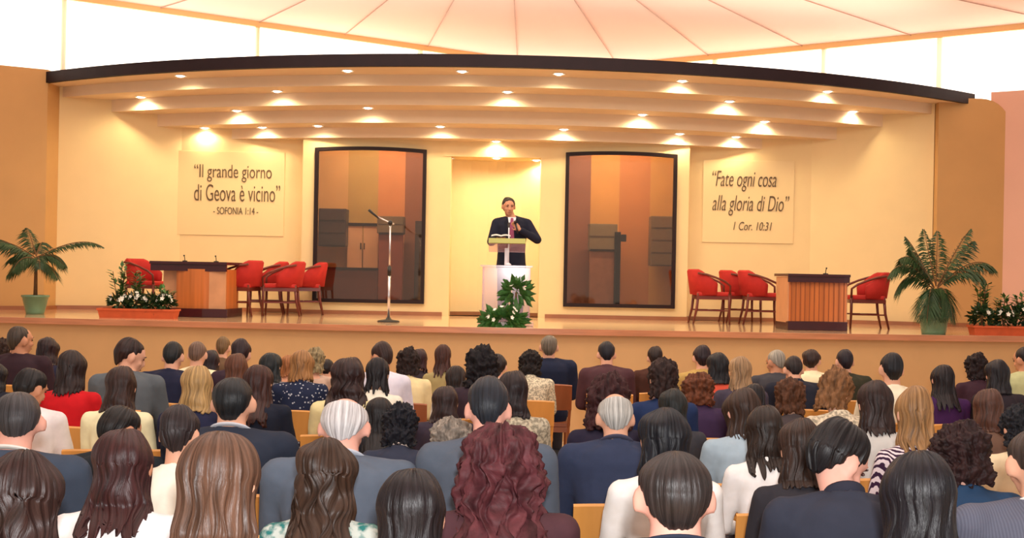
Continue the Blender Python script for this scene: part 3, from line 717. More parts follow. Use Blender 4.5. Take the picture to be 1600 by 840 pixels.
# ---------------------------------------------------------------- people
m_skin = {k: mat('skin_' + k, c, .55, .35, var=.05, scale=20) for k, c in dict(light=(232, 176, 146), mid=(206, 146, 112), dark=(150, 98, 72), pink=(238, 178, 158)).items()}
def hair_mat(c, curly=False):
    key = 'hair_%d_%d_%d' % c + ('c' if curly else '')
    if key in MATS: return MATS[key]
    m = bpy.data.materials.new(key); m.use_nodes = True; MATS[key] = m; nt = m.node_tree; b = nt.nodes['Principled BSDF']
    uv = nt.nodes.new('ShaderNodeUVMap'); uv.uv_map = 'UVMap'
    mp = nt.nodes.new('ShaderNodeMapping'); mp.inputs['Scale'].default_value = (46, 3.0, 1) if not curly else (20, 9, 1)
    n = nt.nodes.new('ShaderNodeTexNoise'); n.inputs['Scale'].default_value = 1; n.inputs['Detail'].default_value = 5; n.inputs['Roughness'].default_value = .65
    nt.links.new(uv.outputs[0], mp.inputs[0]); nt.links.new(mp.outputs[0], n.inputs['Vector'])
    r = nt.nodes.new('ShaderNodeValToRGB'); cc = rgb(*c)
    r.color_ramp.elements[0].position = .36; r.color_ramp.elements[1].position = .66
    dk = .55 if sum(c) < 300 else .9
    r.color_ramp.elements[0].color = tuple(v * .4 * dk for v in cc[:3]) + (1,); r.color_ramp.elements[1].color = tuple(min(1, v * 1.45 * dk + .003) for v in cc[:3]) + (1,)
    nt.links.new(n.outputs[0], r.inputs[0]); nt.links.new(r.outputs[0], b.inputs['Base Color'])
    bp = nt.nodes.new('ShaderNodeBump'); bp.inputs['Strength'].default_value = .8; bp.inputs['Distance'].default_value = .007
    nt.links.new(n.outputs[0], bp.inputs['Height']); nt.links.new(bp.outputs[0], b.inputs['Normal'])
    b.inputs['Roughness'].default_value = .42 if not curly else .6; b.inputs['Specular IOR Level'].default_value = .4 if not curly else .25
    return m
def cloth_mat(kind, c):
    key = 'cloth_%s_%d_%d_%d' % ((kind,) + c)
    if key in MATS: return MATS[key]
    if kind == 'plain': return mat(key, c, .85, .25, var=.08, scale=14, bump=.25)
    m = mat(key, c, .8, .25, bump=.15, scale=60); nt = m.node_tree; b = nt.nodes['Principled BSDF']
    tc = nt.nodes.new('ShaderNodeTexCoord'); r = nt.nodes.new('ShaderNodeValToRGB'); base = rgb(*c)
    if kind == 'dots':
        t = nt.nodes.new('ShaderNodeTexVoronoi'); t.inputs['Scale'].default_value = 34; out = t.outputs['Distance']
        r.color_ramp.interpolation = 'CONSTANT'; r.color_ramp.elements[0].color = rgb(190, 196, 206); r.color_ramp.elements[1].position = .24; r.color_ramp.elements[1].color = base
    elif kind in ('zebra', 'stripe', 'pin'):
        t = nt.nodes.new('ShaderNodeTexWave'); t.wave_type = 'BANDS'
        t.bands_direction = 'DIAGONAL' if kind == 'zebra' else ('Z' if kind == 'stripe' else 'X')
        t.inputs['Scale'].default_value = {'zebra': 17, 'stripe': 9, 'pin': 40}[kind]; t.inputs['Distortion'].default_value = 5 if kind == 'zebra' else 0
        out = t.outputs[0]; r.color_ramp.elements[0].position = .45; r.color_ramp.elements[1].position = .55
        r.color_ramp.elements[0].color = base; r.color_ramp.elements[1].color = {'zebra': rgb(60, 34, 62), 'stripe': rgb(146, 156, 110), 'pin': tuple(v * 1.25 for v in base[:3]) + (1,)}[kind]
    else:   # tweed, floral
        t = nt.nodes.new('ShaderNodeTexNoise'); t.inputs['Scale'].default_value = 55 if kind == 'tweed' else 26; t.inputs['Detail'].default_value = 3; out = t.outputs[0]
        r.color_ramp.elements[0].position = .42; r.color_ramp.elements[1].position = .6
        r.color_ramp.elements[0].color = base; r.color_ramp.elements[1].color = tuple(v * .45 for v in base[:3]) + (1,) if kind == 'tweed' else rgb(196, 206, 198)
    nt.links.new(tc.outputs['Object'], t.inputs['Vector']); nt.links.new(out, r.inputs[0]); nt.links.new(r.outputs[0], b.inputs['Base Color'])
    return m

HIPZ = .55
def ell(c, rx, ry, T, n=20):
    """horizontal-ish elliptical ring in the frame T"""
    return [T @ Vector((c[0] + rx * math.cos(2 * math.pi * j / n) * (1 if abs(math.cos(2 * math.pi * j / n)) < .8 else .985), c[1] + ry * math.sin(2 * math.pi * j / n), c[2])) for j in range(n)]
def spine(lean): return Matrix.Translation((0, 0, HIPZ)) @ Matrix.Rotation(-R(lean), 4, 'X')
PROF = {  # (height along spine, half width, half depth, y offset)
    'm': [(-.12, .15, .11, .01), (-.04, .175, .125, .01), (.06, .165, .115, .01), (.18, .16, .108, .005), (.30, .18, .115, -.005), (.40, .195, .11, -.012), (.455, .17, .092, -.012), (.49, .105, .075, -.005), (.52, .062, .062, .005)],
    'f': [(-.12, .15, .115, .01), (-.04, .172, .13, .01), (.06, .148, .11, .01), (.17, .124, .095, .005), (.28, .14, .105, 0), (.38, .152, .098, -.01), (.435, .132, .08, -.01), (.47, .085, .064, -.003), (.505, .052, .054, .005)]}
def head_frame(lean, pitch, yaw):
    S = spine(lean); nb = S @ Vector((0, .0, .50))
    a = R(lean * .6 + pitch * .55)
    hc = nb + Vector((0, math.sin(a) * .145 + .012, math.cos(a) * .122))
    return Matrix.Translation(hc) @ Matrix.Rotation(R(yaw), 4, 'Z') @ Matrix.Rotation(-R(pitch + lean * .5), 4, 'X'), nb
def head_prims(b, H, fem):
    q = .95 if fem else 1.0
    def B(c, r, M=None): b.ball(H @ Vector([v * q for v in c]), tuple(v * q for v in r), 16, 12, H.to_3x3().to_4x4() @ (M or Matrix()))
    B((0, -.012, .02), (.077, .096, .100)); B((0, .03, -.03), (.058, .062, .088)); B((0, .05, -.082), (.034, .034, .028))
    B((0, .012, .035), (.07, .078, .075))
    b.tube([H @ Vector((0, .088 * q, .022 * q)), H @ Vector((0, .100 * q, -.006)), H @ Vector((0, .106 * q, -.026 * q)), H @ Vector((0, .09 * q, -.036 * q))], [.009, .012, .017, .010], 8)
    B((0, .086, -.06), (.026, .014, .012))
    for s in (-1, 1):
        B((s * .084, -.006, -.006), (.012, .022, .035), Matrix.Rotation(s * R(-22), 4, 'Z')); B((s * .04, .066, -.022), (.022, .018, .02)); B((s * .03, .082, .036), (.024, .01, .008))
def arm_pts(sex, lean, kind):
    S = spine(lean); k = .96 if sex == 'm' else .80
    out = []
    for s in (-1, 1):
        sh = S @ Vector((s * .197 * k, -.008, .425 * (1 if sex == 'm' else .97))); el = sh + Vector((s * .045, .09, -.27)); wr = Vector((s * .10, el.y + .235, .63)); hd = wr + Vector((-s * .03, .085, -.005))
        out.append((s, sh, el, wr, hd))
    return out
def legs(b, g=0.0, foot=True):
    for s in (-1, 1):
        b.cap((s * .085, .02, .535), (s * .105, .43, .515), .082 + g, .06 + g); b.cap((s * .105, .43, .515), (s * .11, .44, .1), .056 + g, .04 + g)
        if foot: b.cap((s * .11, .42, .05), (s * .12, .6, .04), .04, .03)
MEC = {}; SHORTS = ('short', 'full', 'thin', 'bald', 'updo')
def body_mesh(sex, lean, pitch, yaw):
    k = ('b', sex, lean, pitch, yaw)
    if k in MEC: return MEC[k]
    b = MB(); S = spine(lean); H, nb = head_frame(lean, pitch, yaw)
    b.rings([ell((0, y, h), w * .9, d * .9, S) for h, w, d, y in PROF[sex]])
    nk = .056 if sex == 'm' else .047
    b.cap(S @ Vector((0, .0, .46)), H @ Vector((0, -.02, -.03)), nk * 1.12, nk, 14)
    head_prims(b, H, sex == 'f')
    for s, sh, el, wr, hd in arm_pts(sex, lean, ''):
        q = 1 if sex == 'm' else .85
        b.cap(sh, el, .048 * q, .038 * q); b.cap(el, wr, .038 * q, .026 * q); b.ball((wr + hd) / 2, (.034, .05, .018), 10, 6)
        for i in range(4):
            x = (i - 1.5) * .019; p = hd + Vector((x, 0, 0)); L = (.062, .074, .07, .055)[i]
            b.tube([p, p + Vector((0, L * .5, .002)), p + Vector((0, L * .85, -.018)), p + Vector((0, L, -.034))], [.010, .009, .008, .007], 6)
        b.tube([wr + Vector((-s * .02, .02, 0)), wr + Vector((-s * .05, .055, -.004)), wr + Vector((-s * .052, .085, -.01))], [.011, .010, .008], 6)
    legs(b)
    MEC[k] = remesh(b, 'body', .0125, 2); return MEC[k]
def top_mesh(sex, lean, kind):
    k = ('t', sex, lean, kind)
    if k in MEC: return MEC[k]
    b = MB(); S = spine(lean); g = {'suit': .026, 'jacket': .022, 'shirt': .014, 'blouse': .010}[kind]
    hi = {'suit': .505, 'jacket': .50, 'shirt': .50, 'blouse': .45}[kind] * (1 if sex == 'm' else .98)
    pr = [p for p in PROF[sex] if p[0] <= hi + .001]
    if kind in ('suit', 'jacket'): pr = [(-.17, pr[0][1] + .03, pr[0][2] + .03, pr[0][3])] + pr
    b.rings([ell((0, y, h), w + g, d + g, S) for h, w, d, y in pr])
    up = .02 if kind == 'suit' else (.012 if kind == 'jacket' else .004)
    for s, sh, el, wr, hd in arm_pts(sex, lean, kind):
        q = 1 if sex == 'm' else .85; sh = sh + Vector((s * (.006 + up * .6), 0, up * .6))
        ne = S @ Vector((s * .06, -.004, .475 if sex == 'm' else .45))
        b.cap(ne, sh, .042 * q + g * .5, .05 * q + g * .6)
        b.cap(sh, el, .052 * q + g * .8, .043 * q + g * .8); b.cap(el, wr.lerp(el, .06), .043 * q + g * .8, .034 * q + g * .6)
    if kind in ('suit', 'jacket', 'shirt'):
        zt = .50 if sex == 'm' else .485; r = (.07 if sex == 'm' else .062) + (.006 if kind == 'suit' else 0)
        ring = [S @ Vector((r * math.cos(a), r * 1.0 * math.sin(a) - .002, zt - .006 + (.020 if math.sin(a) < 0 else -.01) * abs(math.sin(a)))) for a in [2 * math.pi * i / 24 for i in range(25)]]
        b.tube(ring, .016, 8)
    # back folds
    m_ = remesh(b, 'top', .0135, 4)
    for v in m_.vertices:
        n_ = noise.noise(Vector((v.co.x * 9, v.co.y * 9, v.co.z * 5))); v.co += v.normal * n_ * .007
    MEC[k] = m_; return m_
def trouser_mesh(sex):
    k = ('l', sex)
    if k in MEC: return MEC[k]
    b = MB(); b.rings([ell((0, .01, h), w, d, Matrix.Translation((0, 0, HIPZ)), 18) for h, w, d in ((-.1, .15, .12), (-.04, .185, .14), (.05, .175, .13), (.09, .165, .12))]); legs(b, .016, False)
    MEC[k] = remesh(b, 'trousers', .017, 2); return MEC[k]
def shoe_mesh():
    if 'shoe' in MEC: return MEC['shoe']
    b = MB()
    for s in (-1, 1):
        b.rings([[Vector((s * .113 + x * w, y, z)) for x, y in ((-1, .37), (-1, .55), (-.5, .655), (.5, .655), (1, .55), (1, .37))] for z, w in ((0, .045), (.03, .047), (.07, .036), (.10, .03))])
    MEC['shoe'] = b.mesh('shoes'); return MEC['shoe']
def collar_mesh(sex, lean):
    k = ('c', sex, lean)
    if k in MEC: return MEC[k]
    b = MB(); S = spine(lean); zt = .505 if sex == 'm' else .49; r = .063 if sex == 'm' else .056
    ring = [S @ Vector((r * math.cos(a), r * math.sin(a), zt + (.026 if math.sin(a) < 0 else -.012) * abs(math.sin(a)) + .004)) for a in [2 * math.pi * i / 24 for i in range(25)]]
    b.tube(ring, [(.007, .022)] * 25, 8); MEC[k] = b.mesh('collar')
    for p in MEC[k].polygons: p.use_smooth = True
    return MEC[k]

def interp(tab, x):
    if x <= tab[0][0]: return tab[0][1]
    for (a, va), (c, vc) in zip(tab, tab[1:]):
        if x <= c:
            t = (x - a) / (c - a); t = t * t * (3 - 2 * t); return va + (vc - va) * t
    return tab[-1][1]
HS = {  # end height by azimuth from the back (deg), thickness, ridge amplitude, wave amplitude
    'short': dict(end=[(0, -.086), (28, -.080), (48, -.044), (64, -.018), (76, .008), (92, .036), (104, .012), (118, .045), (145, .075), (180, .08)], th=.007, ridge=.003, wave=0, lump=.004),
    'full':  dict(end=[(0, -.088), (30, -.08), (50, -.056), (66, -.028), (78, .0), (92, .018), (104, .004), (118, .03), (145, .06), (180, .065)], th=.014, ridge=.005, wave=.006, lump=.008),
    'thin':  dict(end=[(0, -.066), (28, -.06), (48, -.04), (64, -.014), (76, .01), (92, .038), (104, .014), (118, .05), (145, .08), (180, .085)], th=.006, ridge=.002, wave=0, lump=.003),
    'bald':  dict(end=[(0, -.076), (28, -.07), (48, -.05), (64, -.02), (76, .0), (92, .03), (104, .01), (118, .0), (180, .0)], th=.007, ridge=.003, wave=0, lump=.004, t0=[(0, 57), (40, 60), (75, 66), (110, 76), (180, 88)]),
    'bob':   dict(end=[(0, -.165), (60, -.165), (95, -.15), (112, -.12), (124, .03), (150, .055), (180, .06)], th=.026, ridge=.006, wave=.006, lump=.010),
    'curlyshort': dict(end=[(0, -.145), (60, -.135), (95, -.095), (110, -.03), (124, .03), (150, .06), (180, .065)], th=.032, ridge=.004, wave=.0, lump=.020, curl=1),
    'big':   dict(end=[(0, -.15), (60, -.16), (95, -.14), (112, -.10), (124, .02), (150, .05), (180, .06)], th=.048, ridge=.005, wave=.0, lump=.026, curl=1),
    'mid':   dict(end=[(0, -.24), (60, -.23), (95, -.2), (112, -.17), (124, .02), (150, .05), (180, .06)], th=.022, ridge=.006, wave=.008, lump=.008),
    'long':  dict(end=[(0, -.40), (60, -.38), (95, -.34), (110, -.30), (124, .02), (150, .05), (180, .06)], th=.022, ridge=.006, wave=.004, lump=.005),
    'wavy':  dict(end=[(0, -.38), (60, -.36), (95, -.32), (112, -.26), (124, .02), (150, .05), (180, .06)], th=.030, ridge=.009, wave=.016, lump=.014),
    'curly': dict(end=[(0, -.42), (60, -.40), (95, -.38), (112, -.32), (124, .02), (150, .05), (180, .06)], th=.040, ridge=.013, wave=.016, lump=.019, curl=1, spread=1.25),
    'updo':  dict(end=[(0, -.065), (40, -.045), (70, -.01), (92, .03), (104, .0), (118, .03), (145, .06), (180, .065)], th=.016, ridge=.005, wave=.0, lump=.004, bun=1),
}
def hair_mesh(style, sex, lean, pitch, yaw, seed, L=1.0, hi=False):
    k = ('h', style, sex, lean, pitch, yaw, seed, L, hi)
    if k in MEC: return MEC[k]
    st = HS[style]; H, nb = head_frame(lean, pitch, yaw); q = .95 if sex == 'f' else 1.0
    rnd = random.Random(seed * 77 + 5); NP, NT = (168, 64) if hi else (96, 34)
    th = st['th']; rx, ry, rz = (.079 + th) * q, (.099 + th) * q, (.101 + th * .8) * q; cy, cz = -.012 * q, .02 * q
    ph = [(rnd.uniform(0, 6.28), rnd.choice([9, 13, 17, 23, 31, 41]), rnd.uniform(-1.5, 1.5)) for _ in range(7)]
    off = Vector((rnd.uniform(0, 50), rnd.uniform(0, 50), rnd.uniform(0, 50)))
    S = spine(lean); Hi = H.inverted(); shear = math.tan(R(max(-10, pitch + lean * .5 - lean - 4)))
    ca, sa = math.cos(R(-9)), math.sin(R(-9))
    rows = []; uvs = []
    for j in range(NT + 3):
        row = []
        for i in range(NP):
            f = 2 * math.pi * i / NP; deg = abs((math.degrees(f) + 180) % 360 - 180)
            ze = interp(st['end'], deg)
            if ze < -.1: ze = ze * (1 if ze > -.19 else L) + .045 * noise.noise(Vector((math.cos(f) * 5, math.sin(f) * 5, seed + 3))) * (1.6 if ze < -.2 else .5) + (rnd.random() - .5) * (.012 if ze < -.2 else .004)
            else: ze += .006 * noise.noise(Vector((math.cos(f) * 8, math.sin(f) * 8, seed)))
            th0 = R(interp(st['t0'], deg)) if 't0' in st else .0
            # path: polar arc then fall
            zloc = ze - cz
            if zloc > 0: thE = math.acos(min(1, zloc / rz)); fall = 0
            else: thE = math.pi / 2; fall = -zloc
            arcL = (thE - th0) * .1; tot = arcL + fall
            t = min(j, NT) / NT; s = t * tot; wv = 0
            if s <= arcL + 1e-9:
                a = th0 + s / .1; x, y, z = rx * math.sin(a) * math.sin(f), -ry * math.sin(a) * math.cos(f), rz * math.cos(a)
                # shear the pole backwards (crown)
                y -= .018 * math.cos(a); fl = 0
                nrm = Vector((x / rx, y / ry, z / rz)).normalized()
            else:
                fl = s - arcL
                if style in SHORTS: kk = math.sqrt(max(.16, 1 - (fl / (.122 if style != 'full' else .14)) ** 2)); kx = kk ** .8; ky = kk ** .9
                else:
                    sp = st.get('spread', 1.0); kx = 1 + .10 * sp * min(fl / .12, 1) * (1 if fl < .14 else max(.35, 1 - (fl - .14) * 2.4)) if fl > 0 else 1
                    kx = 1 - .10 * math.sin(min(fl / .14, 1) * math.pi) * (1 if sp == 1 else -1) + (.10 * (fl - .14) * (1 if sp == 1 else 3) if fl > .14 else 0)
                    ky = 1 - .22 * min(1, fl / .16)
                x, y, z = rx * kx * math.sin(f), -ry * ky * math.cos(f), -fl
                if style not in ('short', 'thin', 'bald', 'updo', 'full'):
                    y += fl * shear * .85 
                    if math.cos(f) < .2: y = max(y, -.02) if False else y
                nrm = Vector((math.sin(f), -math.cos(f), 0))
            amp = min(1, s / .05)
            rd = sum(math.sin(n_ * f + p_ + m_ * s * 12) for p_, n_, m_ in ph) / 3.0 * st['ridge'] * amp * (.6 + 5 * fl if fl < .12 else 1.2)
            pt = Vector((x, y + cy, z + cz))
            cf = 36 if style == 'curly' else 34
            lump = st['lump'] * noise.noise(pt * (cf if st.get('curl') else 11) + off) * (1.0 if st.get('curl') else 1.4) * min(1, s / .03)
            if st.get('curl'): lump += st['lump'] * (.45 if style == 'curly' else .7) * noise.noise(pt * cf * 2.1 + off) * min(1, s / .03) + st['lump'] * .8 * noise.noise(pt * 14 + off) * min(1, s / .03)
            pt += nrm * (rd + lump)
            if style in SHORTS and t > .62: pt -= nrm * ((t - .62) / .38) ** 1.5 * (th + .002)
            if st['wave'] and fl > .02:
                u = Vector((math.cos(f), math.sin(f), 0)); pt += u * st['wave'] * math.sin(fl * 38 + 2.2 * noise.noise(Vector((math.cos(f) * 2, math.sin(f) * 2, seed))) * 3)
            if j > NT:
                kq = ((.97, .90) if style in SHORTS else (.90, .72))[j - NT - 1]; pt = Vector((pt.x * kq, cy + (pt.y - cy) * kq + (.004 if fl else 0), pt.z + (.0, .01)[j - NT - 1] * (1 if style in SHORTS else 2)))
            wpt = H @ pt
            # long hair rests outside the shoulders and back
            if fl > .06:
                lp = S.inverted() @ wpt; back = -.105 if sex == 'f' else -.12
                if lp.z < .50 and math.cos(f) > -.1:
                    kz = min(1, (.50 - lp.z) / .13); tgt = back - .028 * (1 - (lp.x / .2) ** 2) - .03 * max(0, math.cos(f)) * .6
                    if lp.y > tgt: lp.y = lp.y + (tgt - lp.y) * kz
                    wpt = S @ lp
            row.append(wpt); uvs_ = (i / NP, s)
            uvs.append(uvs_)
        rows.append(row)
    vs = [v for r_ in rows for v in r_]; fs = []
    for j in range(len(rows) - 1):
        for i in range(NP): i2 = (i + 1) % NP; fs.append((j * NP + i, j * NP + i2, (j + 1) * NP + i2, (j + 1) * NP + i))
    if 't0' not in st: fs.append(tuple(reversed(range(NP))))
    me = bpy.data.meshes.new('hair'); me.from_pydata([v[:] for v in vs], [], fs)
    ul = me.uv_layers.new(name='UVMap')
    for p in me.polygons:
        p.use_smooth = True; us = [uvs[vi] for vi in p.vertices]; wrap = max(u[0] for u in us) > .9 and min(u[0] for u in us) < .1
        for li, u in zip(p.loop_indices, us): ul.data[li].uv = (u[0] + (1 if wrap and u[0] < .5 else 0), u[1])
    if st.get('bun'):
        bm = bmesh.new(); bm.from_mesh(me); c = H @ Vector((0, -.125, .0))
        r = bmesh.ops.create_icosphere(bm, subdivisions=3, radius=.042)
        for v in r['verts']: v.co = v.co * (1 + .12 * noise.noise(v.co * 60)) + c
        for f_ in bm.faces: f_.smooth = True
        bm.to_mesh(me); bm.free()
    MEC[k] = me; return me
def eyes_mesh(sex, lean, pitch, yaw):
    k = ('e', sex, lean, pitch, yaw)
    if k in MEC: return MEC[k]
    H, nb = head_frame(lean, pitch, yaw); b = MB(); q = .95 if sex == 'f' else 1
    for s in (-1, 1):
        b.ball(H @ (Vector((s * .031, .083, .016)) * q), (.011, .006, .006), 8, 6, H.to_3x3().to_4x4())
        b.tube([H @ (Vector((s * x, y, z)) * q) for x, y, z in ((.014, .092, .034), (.03, .093, .040), (.047, .08, .034))], [.003, .004, .002], 5)
    b.tube([H @ (Vector((x, y, -.060)) * q) for x, y in ((-.022, .092), (0, .1015), (.022, .092))], [.002, .0035, .002], 5)
    MEC[k] = b.mesh('features'); return MEC[k]

# hall chairs ------------------------------------------------------------
def chair_parts():
    out = []
    b = MB(); b.rings([[Vector((x * w, y, z)) for x, y in ((-1, -.2), (1, -.2), (1.06, .2), (.7, .235), (-.7, .235), (-1.06, .2))] for z, w in ((.425, .205), (.45, .21), (.462, .2))]); out.append(('seat', b.mesh('seat')))
    b = MB(); n = 10; rg = []
    for i in range(n + 1):
        u = -1 + 2 * i / n; y = -.235 - .035 * (1 - u * u); x = u * .215
        rg.append([Vector((x, y, .60)), Vector((x, y - .014, .60)), Vector((x, y - .055 , .845 + .012 * (1 - u * u))), Vector((x, y - .041, .855 + .012 * (1 - u * u)))])
    b.rings(rg); out.append(('backrest', b.mesh('backrest')))
    for s in (-1, 1):
        b = MB(); b.tube([(s * .19, -.225, 0), (s * .19, -.20, .42), (s * .2, -.228, .6), (s * .2, -.272, .83)], [(.014, .018)] * 4, 8); out.append(('leg', b.mesh('rear_leg')))
        b = MB(); b.tube([(s * .18, .19, 0), (s * .18, .19, .43)], [(.014, .016)] * 2, 8); out.append(('leg', b.mesh('front_leg')))
    b = MB(); b.box(-.18, .18, -.215, -.195, .37, .42); b.box(-.18, .18, .18, .2, .37, .42); out.append(('seat_frame', b.mesh('seat_frame')))
    return out
CP = chair_parts()
def hall_chair(x, y, z, k, label, m, sc=None):
    t = empty('hall_chair', (x, y, z), label=label, cat='chair', group='wooden chairs of the audience'); t.scale = sc or (k, k, k)
    for nm, me in CP: useobj(nm, me, m, t)
    return t

WN = dict(short=.172, full=.19, thin=.165, bald=.176, bob=.205, curlyshort=.215, big=.245, mid=.205, long=.205, wavy=.225, curly=.245, updo=.178)
m_trs = cloth_mat('plain', (52, 50, 58)); m_shoe = mat('black_shoe', (26, 22, 22), .3)
report = []; TAKEN = []; ROWS = [3.15, 4.0, 4.85, 5.7, 6.55, 7.4, 8.3, 9.2, 10.15, 11.1, 12.05, 13.0]
def hp_x(lean, pitch, yaw): return 0
def person(desc, px, py, w_, sex, style, hc, kind, tc, yaw=0, pitch=12, lean=8, skin='light', pat='plain', collar=None, seed=None, L=1.0, chair='o', Y=None, dx=0, kmin=.9, kmax=1.14, rowfit=True):
    seed = (len(report) % 3) if seed is None else seed; hi = py > 625
    H, nb = head_frame(lean, pitch, yaw)
    me_h = hair_mesh(style, sex, lean, pitch, yaw, seed, L, hi)
    zs = max(v.co.z for v in me_h.vertices); hn = max(zs, (H @ Vector((0, 0, .118))).z)
    q = P(px, py, 10); v = (CH - q.z) * 190   # pixels below the horizon, roll removed
    Wn = WN[style]
    given = Y is not None
    if given: TAKEN.append((Y, q.x * Y / 10))
    if Y is None:
        Y = (1.75 - .12) / ((v + w_ * hn / Wn) / F - .03)
        k = w_ * Y / (F * Wn)
        if k > kmax or k < kmin:
            k = min(max(k, kmin), kmax); Y = Y * .5 + .5 * (k * F * Wn / w_)
    Y = min(Y, 13.2)
    if rowfit and not given:
        best = None
        for Yr in ROWS:
            c = abs(math.log(Yr / Y)); xr = P(px, py, Yr).x - hp_x(lean, pitch, yaw)
            for yo, xo in TAKEN:
                if abs(yo - Yr) < .3 and abs(xo - xr) < .47: c += .9 * (.47 - abs(xo - xr)) / .47
            if c > 5: continue
            if best is None or c < best[0]: best = (c, Yr, xr)
        Y = best[1]; TAKEN.append((Y, best[2]))
    q = P(px, py, Y); kz = (q.z - fz(Y)) / hn; kx = min(max(w_ * Y / (F * Wn), .88), 1.15)
    kz2 = min(max(kz, .84), 1.2)
    hp = H.translation
    root = empty('person', (q.x - dx - hp.x * kx, Y - hp.y * kx, fz(Y - hp.y * kx)), label=desc, cat='person', group='seated audience')
    root.scale = (kx, kx, kz2)
    report.append((px, py, round(Y, 2), round(kx, 2), round(kz, 2), desc[:30]))
    useobj('body', body_mesh(sex, lean, pitch, yaw), m_skin[skin], root)
    top = useobj({'suit': 'suit_jacket', 'jacket': 'jacket', 'shirt': 'shirt', 'blouse': 'blouse'}[kind], top_mesh(sex, lean, kind), cloth_mat(pat, tc), root)
    useobj('trousers', trouser_mesh(sex), m_trs, root); useobj('shoes', shoe_mesh(), m_shoe, root)
    if collar: useobj('collar', collar_mesh(sex, lean), cloth_mat('plain', collar), root)
    useobj('hair', me_h, hair_mat(hc, style in ('curly', 'curlyshort', 'big')), root)
    if abs(yaw) > 20 or pitch > 30: useobj('facial_features', eyes_mesh(sex, lean, pitch, yaw), mat('dark_features', (70, 40, 34), .5), root)
    if chair:
        hall_chair(root.location.x, root.location.y, root.location.z, 1, 'wooden chair under ' + ' '.join(desc.split()[:13]), {'o': m_wood, 'r': m_redwood}[chair], (kx, kx, kz2 * .97))
    return root

BLK = (30, 26, 30); DBR = (54, 36, 32); BRN = (88, 58, 42); NVY = (30, 34, 58); CRM = (246, 234, 196); WHT = (250, 246, 238)
# nearest row
person('woman with dark brown wavy hair in the bottom left corner', 38, 700, 112, 'f', 'wavy', (70, 46, 42), 'jacket', (60, 44, 50), L=1.05)
person('woman in white top with layered reddish brown shoulder-length hair', 196, 668, 100, 'f', 'mid', (84, 44, 44), 'shirt', (250, 246, 246), L=.95, skin='mid')
person('woman with very long straight light brown shiny hair', 344, 672, 134, 'f', 'long', (128, 92, 72), 'blouse', (168, 120, 96), L=1.15)
person('woman with long brown hair and a teal patterned top', 510, 682, 100, 'f', 'wavy', (84, 60, 46), 'shirt', (44, 120, 116), pat='floral', L=.85)
person('woman with straight shiny black hair at the bottom centre', 645, 730, 118, 'f', 'long', (38, 30, 34), 'blouse', (60, 56, 66), L=.9)
person('woman with huge curly burgundy hair down her back', 783, 655, 168, 'f', 'curly', (116, 58, 64), 'jacket', (80, 50, 56), L=1.0)
person('man with thinning cropped dark hair in a grey checked jacket', 1055, 704, 120, 'm', 'short', (64, 54, 52), 'suit', (112, 114, 122), pat='tweed', skin='pink', collar=(40, 48, 66), pitch=6)
person('woman with long straight glossy black hair near the bottom right', 1435, 702, 122, 'f', 'long', (32, 30, 38), 'blouse', (44, 44, 60), L=1.1)
person('man in dark suit bowing his head to the right', 1312, 652, 88, 'm', 'full', (32, 28, 32), 'suit', (48, 52, 66), yaw=-66, pitch=30, lean=16, skin='pink', collar=(44, 46, 60), dx=.0)
person('man in grey pinstriped suit cut off by the right edge', 1622, 668, 92, 'm', 'short', (80, 66, 60), 'suit', (88, 92, 108), pat='pin', collar=WHT, pitch=14)
# second and third rows
person('grey-haired man in slate suit with white collar at left edge', 28, 612, 78, 'm', 'thin', (84, 82, 86), 'suit', (62, 74, 92), collar=WHT, skin='pink', pitch=14, yaw=18)
person('man with black hair and jacket before the cream jacket, facing right', 188, 634, 58, 'm', 'short', (34, 30, 30), 'jacket', (30, 36, 42), yaw=-35, pitch=28, lean=16, skin='mid')
person('woman with dark cropped hair in a plain white jacket', 281, 631, 66, 'f', 'full', (66, 54, 56), 'jacket', (250, 246, 230), pitch=16, kmax=1.2)
person('man with jet black short hair, protruding ears and navy suit', 366, 589, 70, 'm', 'short', (36, 42, 48), 'suit', (42, 50, 66), collar=(230, 232, 240), skin='light', pitch=8)
person('balding old man with white side hair and slate suit', 539, 624, 78, 'm', 'bald', (236, 230, 232), 'suit', (92, 104, 120), collar=(210, 214, 224), skin='pink', pitch=24, lean=12)
person('woman with long black hair beside the balding white-haired man', 594, 620, 48, 'f', 'long', (34, 30, 34), 'jacket', (36, 38, 46), L=.8)
person('woman with black curly bob, pale necklace and dark jacket', 626, 626, 52, 'f', 'curlyshort', (32, 34, 46), 'jacket', (52, 58, 76), collar=(236, 214, 200), pitch=26, lean=14)
person('old woman with mottled grey brown curls at centre left', 706, 648, 68, 'f', 'curlyshort', (148, 138, 126), 'blouse', (220, 212, 208), pitch=14)
person('man with blue black crew cut, pink neck and grey suit', 756, 587, 68, 'm', 'short', (46, 54, 66), 'suit', (86, 96, 110), skin='pink', pitch=24, lean=12, dx=-.02, collar=(206, 190, 186))
person('woman with dark bob and beige tweed jacket behind the grey suit', 803, 578, 52, 'f', 'bob', (50, 34, 38), 'jacket', (206, 196, 170), pat='tweed', pitch=16)
person('balding grey-haired man in navy suit right of the aisle', 962, 618, 58, 'm', 'bald', (206, 206, 200), 'suit', (48, 58, 84), collar=(80, 80, 100), pitch=18, lean=14, skin='light')
person('woman with glossy black bob and a white blouse behind the cropped man', 1039, 636, 84, 'f', 'bob', (32, 36, 46), 'shirt', (252, 250, 244), pitch=10, kmax=1.2)
person('woman with long dark brown hair and bright white top', 1196, 632, 62, 'f', 'mid', (60, 44, 36), 'shirt', (252, 250, 246), pitch=18, L=.85)
person('woman with brown bob and pale blue jacket', 1160, 604, 58, 'f', 'bob', (82, 58, 46), 'jacket', (168, 190, 204), pitch=22, yaw=20, skin='pink')
